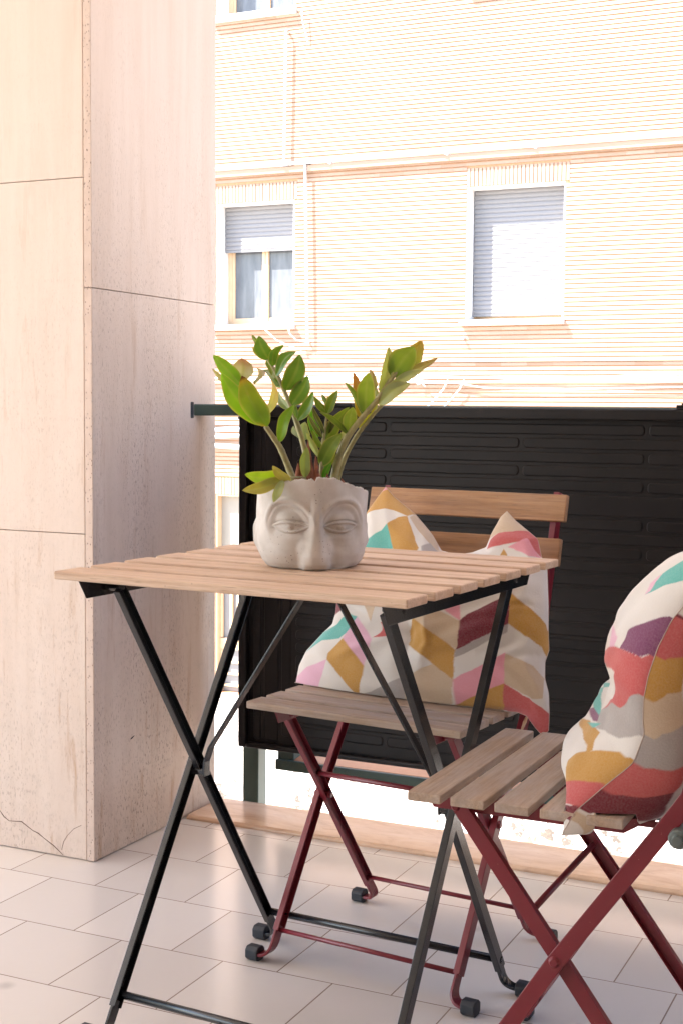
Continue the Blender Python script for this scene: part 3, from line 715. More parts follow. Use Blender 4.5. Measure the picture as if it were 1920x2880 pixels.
POLY1 = [((0.8, 0.33, 0.4), [(0.0, 1.0), (0.0469, 1.0), (0.1072, 1.0), (0.0549, 0.9963), (0.0013, 0.9734)]), ((0.55, 0.29, 0.06), [(0.0013, 0.9734), (0.021, 0.9987), (0.1035, 0.9999), (0.1835, 1.0), (0.2641, 1.0), (0.2535, 0.9605), (0.1607, 0.9423), (0.111, 0.9242), (0.0635, 0.8928), (0.0053, 0.8438), (0.0053, 0.889), (0.003, 0.9305)]), ((0.12, 0.45, 0.4), [(0.1835, 0.861), (0.2125, 0.8022), (0.243, 0.7465), (0.193, 0.7305), (0.1432, 0.7087), (0.0892, 0.6976), (0.0758, 0.7359), (0.1227, 0.7875), (0.1518, 0.8117)]), ((0.55, 0.29, 0.06), [(0.1835, 0.861), (0.2125, 0.9242), (0.2535, 0.9605), (0.3192, 0.9273), (0.3652, 0.8852), (0.4006, 0.8258), (0.3828, 0.7875), (0.3192, 0.7622), (0.2483, 0.7412), (0.2225, 0.7775), (0.2027, 0.8165)]), ((0.62, 0.47, 0.33), [(0.2641, 0.9999), (0.3249, 1.0), (0.3828, 1.0), (0.4365, 1.0), (0.497, 1.0), (0.5755, 0.9734), (0.5333, 0.9423), (0.4788, 0.9423), (0.4245, 0.9365), (0.3652, 0.9423), (0.2695, 0.9651)]), ((0.42, 0.38, 0.36), [(0.4185, 0.8482), (0.4667, 0.9505), (0.5635, 0.9673), (0.503, 0.889), (0.4185, 0.7973)]), ((0.62, 0.47, 0.33), [(1.0, 1.0), (1.0, 0.9335), (1.0, 0.8525), (0.9753, 0.861), (0.9451, 0.8852), (0.8965, 0.9335), (0.8568, 0.9556), (0.8349, 0.9823), (0.8773, 0.9947), (0.9531, 0.9987)]), ((0.56, 0.105, 0.105), [(0.7875, 0.9505), (0.8349, 0.9605), (0.8928, 0.9365), (0.9451, 0.8852), (0.9999, 0.861), (1.0, 0.807), (1.0, 0.7673), (1.0, 0.7251), (0.9823, 0.757), (0.9651, 0.8165), (0.9176, 0.8211), (0.8813, 0.8482), (0.8482, 0.8773)]), ((0.8, 0.33, 0.4), [(0.8651, 0.8393), (0.9176, 0.8211), (0.9651, 0.8165), (0.9823, 0.757), (1.0, 0.7197), (0.9531, 0.7305), (0.8852, 0.7973)]), ((0.55, 0.29, 0.06), [(0.8117, 0.8393), (0.8482, 0.8482), (0.8349, 0.8022)]), ((0.19, 0.018, 0.035), [(0.0062, 0.4727), (0.0522, 0.4365), (0.0635, 0.4006), (0.0094, 0.3711), (0.0053, 0.4245)]), ((0.12, 0.45, 0.4), [(0.0998, 0.3947), (0.1562, 0.3887), (0.1475, 0.3478), (0.1475, 0.308), (0.1307, 0.2641), (0.0549, 0.2378), (0.0327, 0.2027), (0.0119, 0.1651), (0.0146, 0.2225), (0.0119, 0.2803), (0.0444, 0.3192), (0.0695, 0.3594)]), ((0.78, 0.45, 0.58), [(0.1562, 0.3887), (0.2076, 0.3478), (0.2803, 0.2968), (0.2913, 0.2535), (0.3024, 0.2027), (0.3024, 0.1562), (0.243, 0.1978), (0.2027, 0.2327), (0.1475, 0.2695), (0.139, 0.3363)]), ((0.55, 0.29, 0.06), [(0.1475, 0.2695), (0.2175, 0.2276), (0.2641, 0.193), (0.3024, 0.1562), (0.3024, 0.111), (0.2913, 0.0665), (0.2858, 0.0372), (0.2641, 0.0372), (0.2378, 0.0606), (0.2125, 0.0892), (0.1742, 0.1227), (0.1349, 0.1518), (0.1267, 0.1835), (0.139, 0.2276)]), ((0.78, 0.45, 0.58), [(0.0, 0.0), (0.0013, 0.0549), (0.0522, 0.1035), (0.0927, 0.1267), (0.1349, 0.1518), (0.1349, 0.111), (0.1227, 0.0665), (0.111, 0.0286), (0.1072, 0.0286), (0.0549, 0.0193)]), ((0.62, 0.47, 0.33), [(0.1742, 0.4667), (0.2588, 0.4848), (0.243, 0.4305), (0.2327, 0.3769), (0.2027, 0.4245)]), ((0.56, 0.105, 0.105), [(0.2535, 0.4185), (0.2803, 0.3887), (0.3306, 0.4125), (0.3711, 0.4485), (0.4305, 0.4727), (0.4365, 0.4546), (0.3769, 0.4185), (0.3306, 0.3828), (0.342, 0.3363), (0.308, 0.3192), (0.2749, 0.308), (0.2968, 0.3536), (0.2913, 0.3769)]), ((0.62, 0.47, 0.33), [(0.4365, 0.4546), (0.4667, 0.497), (0.497, 0.5454), (0.5394, 0.5333), (0.5755, 0.5212), (0.6113, 0.503), (0.6464, 0.4788), (0.6464, 0.4245), (0.6406, 0.3711), (0.6406, 0.3249), (0.5994, 0.3536), (0.5635, 0.3828), (0.5333, 0.4065), (0.4909, 0.4305)]), ((0.55, 0.29, 0.06), [(0.4365, 0.4546), (0.4909, 0.4305), (0.5333, 0.4065), (0.5635, 0.3828), (0.5994, 0.3536), (0.6406, 0.3192), (0.6522, 0.2588), (0.658, 0.1978), (0.6522, 0.1432), (0.6231, 0.1742), (0.5935, 0.2027), (0.5635, 0.2378), (0.5333, 0.2641), (0.4909, 0.2858), (0.4365, 0.3136), (0.4185, 0.3828)]), ((0.42, 0.38, 0.36), [(0.4667, 0.1432), (0.4727, 0.0791), (0.4667, 0.0327), (0.4245, 0.0327), (0.3828, 0.0349), (0.342, 0.0349), (0.3024, 0.0372), (0.3363, 0.0469), (0.3711, 0.0695), (0.4065, 0.0927), (0.4365, 0.1148)]), ((0.62, 0.47, 0.33), [(0.4667, 0.139), (0.5091, 0.1651), (0.5394, 0.1978), (0.5755, 0.2276), (0.6113, 0.1835), (0.6522, 0.1432), (0.6464, 0.0824), (0.6406, 0.0266), (0.6113, 0.0247), (0.5755, 0.0286), (0.5394, 0.0306), (0.503, 0.0327), (0.4667, 0.0327), (0.4727, 0.0791)]), ((0.8, 0.33, 0.4), [(0.5695, 0.5575), (0.6053, 0.5815), (0.6406, 0.6053), (0.6406, 0.5454), (0.6522, 0.4788), (0.5815, 0.5333)]), ((0.19, 0.018, 0.035), [(0.6464, 0.4788), (0.6751, 0.5152), (0.7032, 0.5333), (0.7305, 0.5515), (0.7622, 0.5695), (0.7924, 0.5815), (0.8438, 0.5755), (0.8393, 0.5273), (0.8438, 0.4727), (0.8393, 0.4245), (0.8022, 0.4125), (0.7673, 0.4006), (0.7305, 0.3828), (0.6976, 0.3652), (0.6694, 0.342), (0.6406, 0.3192), (0.6406, 0.3711), (0.6464, 0.4245)]), ((0.42, 0.38, 0.36), [(0.6406, 0.3192), (0.6751, 0.3478), (0.7197, 0.3769), (0.757, 0.3947), (0.7973, 0.4125), (0.8393, 0.4245), (0.8303, 0.3887), (0.7924, 0.3769), (0.757, 0.3652), (0.7251, 0.342), (0.7032, 0.3192), (0.6808, 0.2913), (0.6522, 0.2695)]), ((0.8, 0.33, 0.4), [(0.6522, 0.1432), (0.6808, 0.1697), (0.7142, 0.193), (0.7465, 0.2225), (0.7775, 0.243), (0.807, 0.2641), (0.8393, 0.2858), (0.8393, 0.2327), (0.8349, 0.1789), (0.8303, 0.1307), (0.7924, 0.111), (0.757, 0.0892), (0.7251, 0.0665), (0.6864, 0.0444), (0.6522, 0.0228), (0.6522, 0.0791)]), ((0.55, 0.29, 0.06), [(0.6522, 0.0228), (0.6864, 0.0469), (0.7251, 0.0695), (0.757, 0.0892), (0.7924, 0.111), (0.8303, 0.1307), (0.8258, 0.0857), (0.8211, 0.0444), (0.8349, 0.0), (0.7875, 0.0083), (0.7412, 0.0132), (0.6976, 0.0177)]), ((0.55, 0.29, 0.06), [(0.8393, 0.5875), (0.8773, 0.5333), (0.9073, 0.503), (0.9478, 0.4788), (0.9772, 0.4606), (0.9956, 0.4425), (1.0, 0.4125), (1.0, 0.3652), (1.0, 0.3192), (0.979, 0.342), (0.9394, 0.3478), (0.9002, 0.3594), (0.8693, 0.3887), (0.8393, 0.4245), (0.8438, 0.4727), (0.8393, 0.5333)]), ((0.62, 0.47, 0.33), [(0.8393, 0.2803), (0.8733, 0.2588), (0.9176, 0.243), (0.9605, 0.2535), (0.9997, 0.2327), (0.9868, 0.1789), (0.9807, 0.1349), (0.9273, 0.0892), (0.889, 0.0927), (0.861, 0.111), (0.8303, 0.1307), (0.8349, 0.1789), (0.8393, 0.2327)]), ((0.56, 0.105, 0.105), [(0.8303, 0.1307), (0.861, 0.1072), (0.8928, 0.0857), (0.9305, 0.0824), (0.9734, 0.0962), (1.0, 0.0962), (1.0, 0.0577), (1.0, 0.0266), (1.0, 0.0), (0.9581, 0.0001), (0.9176, 0.0018), (0.8733, 0.0), (0.8303, 0.003), (0.8211, 0.0469), (0.8258, 0.0857)])]
POLY2F = [((0.12, 0.45, 0.4), [(0.9108, 0.7087), (0.9108, 0.757), (0.9143, 0.807), (0.9365, 0.8482), (0.9423, 0.9002), (0.9807, 0.8525), (0.9928, 0.8211), (0.9772, 0.7973), (0.9531, 0.7724)]), ((0.78, 0.45, 0.58), [(0.9108, 0.7087), (0.8965, 0.757), (0.9038, 0.7875), (0.9108, 0.807), (0.9108, 0.7724), (0.9176, 0.7305)]), ((0.2, 0.05, 0.13), [(0.9305, 0.4305), (0.9209, 0.4667), (0.9242, 0.5091), (0.9335, 0.5755), (0.9714, 0.6289), (0.9881, 0.658), (0.9982, 0.6808), (1.0, 0.7087), (1.0, 0.6406), (1.0, 0.5994), (1.0, 0.5575), (0.9906, 0.5333), (0.3249, 0.3192)]), ((0.78, 0.45, 0.58), [(0.7924, 0.5635), (0.8965, 0.5333), (0.8928, 0.4848), (0.8651, 0.4485), (0.861, 0.4909), (0.8303, 0.5273)]), ((0.56, 0.105, 0.105), [(0.9305, 0.4305), (0.3249, 0.3192), (0.9928, 0.5333), (1.0, 0.5575), (1.0, 0.5273), (1.0, 0.497), (1.0, 0.4305), (0.9753, 0.3769), (0.9423, 0.308), (0.7724, 0.2378), (0.8965, 0.308), (0.9073, 0.3536)]), ((0.12, 0.45, 0.4), [(0.8438, 0.4305), (0.5212, 0.2641), (0.5935, 0.2588), (0.7251, 0.243), (0.8393, 0.2225), (0.7673, 0.2125), (0.6289, 0.2125), (0.5333, 0.243), (0.8117, 0.3947)]), ((0.2, 0.05, 0.13), [(0.6522, 0.1883), (0.6976, 0.2125), (0.8165, 0.2225), (0.8438, 0.2076), (0.7875, 0.193)]), ((0.42, 0.38, 0.36), [(0.7724, 0.2378), (0.9423, 0.308), (0.9753, 0.3769), (1.0, 0.4305), (1.0, 0.3828), (1.0, 0.3306), (1.0, 0.2749), (0.9906, 0.2535), (0.9651, 0.2276), (0.9209, 0.2076), (0.8525, 0.1883)]), ((0.55, 0.29, 0.06), [(0.5575, 0.111), (0.7622, 0.1835), (0.8482, 0.1883), (0.889, 0.1883), (0.9038, 0.1651), (0.9273, 0.1518), (0.9143, 0.1349), (0.9002, 0.1432), (0.7775, 0.1518)]), ((0.12, 0.45, 0.4), [(0.757, 0.1742), (0.8525, 0.2076), (0.8438, 0.1835)]), ((0.55, 0.29, 0.06), [(0.9176, 0.0549), (0.9002, 0.0665), (0.8813, 0.0857), (0.8928, 0.111), (0.9365, 0.1607), (0.9605, 0.1835), (0.9807, 0.2027), (0.9938, 0.2027), (1.0, 0.2125), (1.0, 0.193), (1.0, 0.1789), (1.0, 0.1475), (1.0, 0.1267), (0.9868, 0.1148), (0.9556, 0.0892)]), ((0.56, 0.105, 0.105), [(0.9651, 0.0395), (0.9505, 0.0522), (0.9176, 0.0549), (0.9556, 0.0892), (0.9868, 0.1148), (1.0, 0.1307), (1.0, 0.111), (1.0, 0.0892), (1.0, 0.0695), (0.9651, 0.0419)]), ((0.19, 0.018, 0.035), [(0.9651, 0.0395), (0.9917, 0.0606), (1.0, 0.0727), (1.0, 0.0577), (1.0, 0.0372), (0.9823, 0.0228)])]
POLY2B = [((0.19, 0.018, 0.035), [(1.0, 0.7517), (0.9982, 0.6976), (1.0, 0.6808), (1.0, 0.6976)]), ((0.56, 0.105, 0.105), [(1.0, 0.6751), (0.9982, 0.6976), (0.9938, 0.6464), (0.9881, 0.5935), (0.997, 0.5695), (1.0, 0.5454), (1.0, 0.5994)]), ((0.55, 0.29, 0.06), [(1.0, 0.5454), (0.997, 0.5695), (0.9881, 0.5935), (0.9839, 0.5454), (0.9807, 0.497), (0.9928, 0.4727), (1.0, 0.4125), (1.0, 0.4909)]), ((0.62, 0.47, 0.33), [(1.0, 0.4125), (0.9928, 0.4727), (0.9807, 0.497), (0.9753, 0.4546), (0.9694, 0.4065), (0.9947, 0.3249), (1.0, 0.2641), (1.0, 0.342)]), ((0.42, 0.38, 0.36), [(1.0, 0.2641), (0.9947, 0.3249), (0.9694, 0.4065), (0.1742, 0.0177), (0.9673, 0.2535), (0.9807, 0.2276), (0.9956, 0.2125), (1.0, 0.1978), (0.9994, 0.243)]), ((0.56, 0.105, 0.105), [(1.0, 0.1978), (0.9956, 0.2125), (0.9807, 0.2276), (0.9673, 0.2535), (0.9605, 0.1742), (0.9734, 0.1562), (0.9839, 0.139), (0.9956, 0.1267), (0.9999, 0.1148), (1.0, 0.1475)]), ((0.19, 0.018, 0.035), [(0.9999, 0.1148), (0.9956, 0.1267), (0.9839, 0.139), (0.9734, 0.1562), (0.9605, 0.1742), (0.9451, 0.1307), (0.889, 0.0727), (0.9531, 0.0791), (0.9868, 0.0857), (0.9928, 0.0758), (0.9982, 0.0695), (1.0, 0.0665), (1.0, 0.0927)]), ((0.62, 0.47, 0.33), [(1.0, 0.0419), (1.0, 0.0635), (0.9947, 0.0606), (0.9868, 0.0857), (0.9881, 0.0419), (0.9854, 0.0119)])]

WHITE = (.56, .525, .49)
def inside(P, poly):
    x, y = P[..., 0], P[..., 1]; r = np.zeros(x.shape, bool); n = len(poly)
    for i in range(n):
        x1, y1 = poly[i]; x2, y2 = poly[(i+1) % n]
        if y1 == y2: continue
        c = ((y1 > y) != (y2 > y)) & (x < (x2-x1)*(y-y1)/(y2-y1)+x1); r ^= c
    return r
def tint(n, polys, base=WHITE):
    q = svals(n); s = q[:, None]*np.ones((1, n)); t = q[None, :]*np.ones((n, 1)); ds0 = np.gradient(q)[:, None]; dt0 = np.gradient(q)[None, :]; out = np.zeros((n, n, 3))
    for ds in (-.25, .25):
        for dt in (-.25, .25):
            st = np.stack([np.clip(s+ds*ds0, .002, .9985), np.clip(t+dt*dt0, .002, .998)], -1); c = np.zeros((n, n, 3)); c[:] = base
            for col, poly in polys: c[inside(st, poly)] = np.array(col)*.74
            out += c/4
    return out
def backtint(n, flip):
    cols = [WHITE, (.55, .29, .06), (.62, .47, .33), (.68, .12, .11), WHITE, (.19, .018, .035), (.80, .33, .40), (.42, .38, .36)]
    s = svals(n)[:, None]*np.ones((1, n)); t = svals(n)[None, :]*np.ones((n, 1))
    k = np.floor(s*5).astype(int); zig = np.where(k % 2 == 0, s*5-k, 1-(s*5-k)); r = np.floor((t+zig*.14)*7).astype(int)
    return np.array(cols)[(r*3+k*2+flip) % len(cols)]
def cushion(spec, pf, pb, n, label, parent_mat, name='cushion'):
    F = cushion_grid(spec, 1, n); Bk = cushion_grid(spec, -1, n)
    o0 = F.reshape(-1, 3).mean(0); o0[2] = F[..., 2].min()
    mb = MB(); mb.grid(F-o0); mb.grid(Bk-o0, flip=True)
    cb = tint(n, pb) if pb else backtint(n, 1)
    # the boundary ring is shared: weld it by position
    cols = np.vstack([tint(n, pf).reshape(-1, 3), cb.reshape(-1, 3)])
    o = mb.build(name, M['fabric'], smooth=True, colors=cols, fixn=False)
    o.matrix_world = parent_mat @ Matrix.Translation(Vector(o0)); tag(o, label, 'cushion', 'geometric print cushions')
    seam = MB(); ring = np.concatenate([F[:, 0], F[-1, 1:], F[::-1, -1][1:], F[::-1][-1, ::-1][1:]])
    ring = ring[::3]-o0; seam.tube([tuple(p) for p in ring], .0006, 6)
    sm = seam.build('seam_piping', M['seam'], o, smooth=True)
    return o
M['seam'] = plain('seam_thread', (.42, .33, .28), .9)
bpy.context.view_layer.update()
cushion(CUSH1, POLY1, None, 300, 'cushion with two peaked corners leaning on the chair behind the table', chair1.matrix_world.copy())
cushion(CUSH2, POLY2F, POLY2B, 300, 'cushion seen side on, slumped on the right chair near the camera', chair2.matrix_world.copy())

q = MB(); q.tube([(.410, .20, .436), (.405, .205, .427), (.398, .21, .412)], [.0022, .0030, .0018], 8)
zp = q.build('zip_pull', M['beige_frame'], [o for o in COL.objects if o.name == 'cushion'][0], smooth=True)
zp.matrix_world = chair1.matrix_world.copy()

# ------------------------------------------------------------------ face planter
POT = Vector((-.896, 1.807, .70)); NOSE = math.atan2(-.856, .516)         # direction the face looks
pot = empty('face_planter', POT, NOSE); tag(pot, 'grey concrete planter cast as a half face standing on the table', 'planter')
def sstep(a, b_, x): t = np.clip((x-a)/(b_-a), 0, 1); return t*t*(3-2*t)
def face(s, z):
    """relief of the face over arc length s (0 on the nose) and height z"""
    a = np.abs(s); h = np.zeros_like(s)
    ex, ez, rx, rz = .0415, .060, .0365, .0385
    e = np.sqrt(((a-ex)/rx)**2+((z-ez)/rz)**2)
    up_ = sstep(.045, .060, z)                                           # hollow only above the cheek
    h -= .0085*(1-sstep(.64, 1.0, e))*(.30+.70*up_)
    h += .0022*np.exp(-((e-1.08)/.09)**2)*sstep(.052, .072, z)           # brow edge
    h -= .0016*np.exp(-((e-.93)/.05)**2)*sstep(.060, .075, z)
    h += .0062*np.exp(-(((a-.040)/.021)**2+((z-.073)/.0115)**2))          # upper lid
    ly = .0640+.0045*(1-((a-.0395)/.027)**2); lo = .0610-.0060*(1-((a-.0395)/.025)**2)
    inn = (np.abs(a-.039) < .0255)
    w_ = np.exp(-np.maximum(0, np.abs(a-.0395)-.024)**2/.0035**2)
    h += .0036*np.exp(-((z-ly)/.0014)**2)*w_ - .0022*np.exp(-((z-ly-.0030)/.0013)**2)*w_
    h += .0034*np.exp(-((z-lo)/.0014)**2)*w_ - .0010*np.exp(-((z-lo+.003)/.0016)**2)*w_
    h += .0040*np.exp(-(((a-.039)/.019)**2+((z-.0605)/.0062)**2))         # eyeball
    h += .0024*np.exp(-(((a-.038)/.0045)**2+((z-.061)/.0034)**2)) - .0018*np.exp(-(((a-.0375)/.0015)**2+((z-.061)/.0013)**2))
    h -= .0012*np.exp(-(((a-.031)/.002)**2+((z-.0605)/.0016)**2))
    k = np.clip((.088-z)/.088, 0, 1); n_ = .0045+.0090*k**1.15; w = .0060+.0135*k**1.8
    h += n_*np.exp(-np.abs(a/w)**3.2)*sstep(.112, .080, z)
    h += .0040*np.exp(-(((a-.0170)/.0060)**2+((z-.007)/.016)**2))         # nostril wings
    h += .0032*np.exp(-(((a-.055)/.022)**2+((z-.026)/.020)**2))          # cheek
    h -= .0030*np.exp(-(((a-.028)/.008)**2+((z-.028)/.018)**2))
    h += .0015*np.exp(-((a/.03)**2+((z-.105)/.02)**2))
    return h
nt, nzp = 420, 190
th = np.linspace(0, 2*np.pi, nt+1)[:-1]
rimz = .1075+.024*np.exp(-(np.abs(np.angle(np.exp(1j*th)))/.95)**2.4)+.0012*np.sin(7*th)+.0008*np.sin(19*th+1)+.0006*np.sin(43*th)
rimz -= .0042*np.exp(-((np.angle(np.exp(1j*th))+.03)/.03)**2)
q_ = np.linspace(0, 1, nzp)
TH = th[:, None]*np.ones((1, nzp)); Z = rimz[:, None]*q_[None, :]
ang = np.angle(np.exp(1j*TH)); RAD = .0755
prof_r = np.interp(Z, [0, .003, .009, .020, .036, .055, .085, .14], [.0615, .0665, .0712, .0752, .0778, .0788, .0793, .0797])
frontness = np.exp(-(ang/1.25)**4)
r = prof_r+face(ang*RAD, Z)*frontness
r += .0006*np.sin(5*TH+Z*60)+.0004*np.sin(13*TH+Z*130)
r = np.where(Z < .0015, r-.0015, r)
ear = .0070*np.exp(-(np.abs((np.abs(ang)-1.72)/.17)**3+np.abs((Z-.047-.006*(np.abs(ang)-1.72)/.17)/.0185)**3))-.005*np.exp(-(((np.abs(ang)-1.66)/.07)**2+((Z-.050)/.009)**2))
r += ear
sx = 1.0; ell = 1/np.sqrt((np.cos(ang)/1.0)**2+(np.sin(ang)/1.02)**2)
X = r*np.cos(TH)*ell; Y = r*np.sin(TH)*ell
mb = MB(); vs = np.stack([X, Y, Z], -1)
base = len(mb.v); mb.v += [tuple(p) for p in vs.reshape(-1, 3)]
for i in range(nt):
    j = (i+1) % nt
    for k in range(nzp-1): mb.f.append((i*nzp+k, j*nzp+k, j*nzp+k+1, i*nzp+k+1)); mb.m.append(0)
n0 = len(mb.v); wall_t = .0105
for ring, (dr, dz) in enumerate(((.0022, .0012), (wall_t*.6, .0009), (wall_t, -.0015), (wall_t+.002, -.040))):
    for i in range(nt):
        rr = r[i, -1]-dr; mb.v.append((rr*math.cos(th[i]), rr*math.sin(th[i]), rimz[i]+dz+(.0006*math.sin(i*2.1) if ring < 2 else 0)))
for i in range(nt):
    j = (i+1) % nt; mb.f.append((i*nzp+nzp-1, j*nzp+nzp-1, n0+j, n0+i)); mb.m.append(0)
    for k in range(3): mb.f.append((n0+k*nt+i, n0+k*nt+j, n0+(k+1)*nt+j, n0+(k+1)*nt+i)); mb.m.append(0)
mb.f.append(tuple(i*nzp for i in range(nt))[::-1]); mb.m.append(0)
mb.build('pot_body', M['concrete'], pot, smooth=True, fixn=False)
mb = MB(); nr = 10; cpts = [(0, 0, .101)]
for a in range(1, nr+1):
    for i in range(48): w = 2*math.pi*i/48; rr = .0685*a/nr; cpts.append((rr*math.cos(w), rr*math.sin(w), .101+RNG.uniform(-.002, .002)))
fs = [(0, 1+i, 1+(i+1) % 48) for i in range(48)]
for a in range(nr-1):
    for i in range(48): j = (i+1) % 48; fs.append((1+a*48+i, 1+(a+1)*48+i, 1+(a+1)*48+j, 1+a*48+j))
mb.add(cpts, fs); mb.build('soil', M['soil'], pot)

# ------------------------------------------------------------------ plant
STEMS = {'s1': (0.0052, 0.0034, [(-0.0274, -0.02, 0.8284), (-0.0337, -0.02, 0.8434), (-0.0463, -0.025, 0.8747), (-0.0562, -0.03, 0.8884), (-0.0673, -0.035, 0.9045)]), 's1b': (0.0018, 0.0014, [(-0.0456, -0.028, 0.8742), (-0.0475, -0.03, 0.8823)]), 's2': (0.0048, 0.002, [(-0.0036, 0.0, 0.8276), (-0.0102, 0.0, 0.8705), (-0.0232, 0.005, 0.9107), (-0.0315, 0.005, 0.9321), (-0.0406, 0.01, 0.9535), (-0.0508, 0.01, 0.9773), (-0.0591, 0.01, 0.9911), (-0.0661, 0.01, 1.0017)]), 's3': (0.0038, 0.0016, [(0.0133, -0.01, 0.8258), (0.0138, -0.01, 0.851), (0.015, -0.005, 0.8774), (0.0175, 0.0, 0.8945), (0.0213, 0.0, 0.9238)]), 's4': (0.0062, 0.0026, [(0.0314, 0.0, 0.8254), (0.0365, 0.0, 0.8535), (0.0489, 0.0, 0.8882), (0.0723, -0.005, 0.9176), (0.097, -0.01, 0.9488), (0.1155, -0.015, 0.9778), (0.1279, -0.015, 0.9904)]), 's5': (0.004, 0.0022, [(0.0378, 0.02, 0.8258), (0.0469, 0.02, 0.8582), (0.0681, 0.02, 0.896), (0.0893, 0.02, 0.9229), (0.1033, 0.02, 0.9378), (0.1145, 0.02, 0.9499)]), 's6': (0.0016, 0.0012, [(-0.0085, -0.03, 0.8309), (-0.0209, -0.04, 0.8317), (-0.0312, -0.055, 0.8316), (-0.0403, -0.062, 0.8304)]), 's7': (0.0016, 0.0014, [(-0.0097, -0.035, 0.828), (-0.0098, -0.035, 0.8318)])}
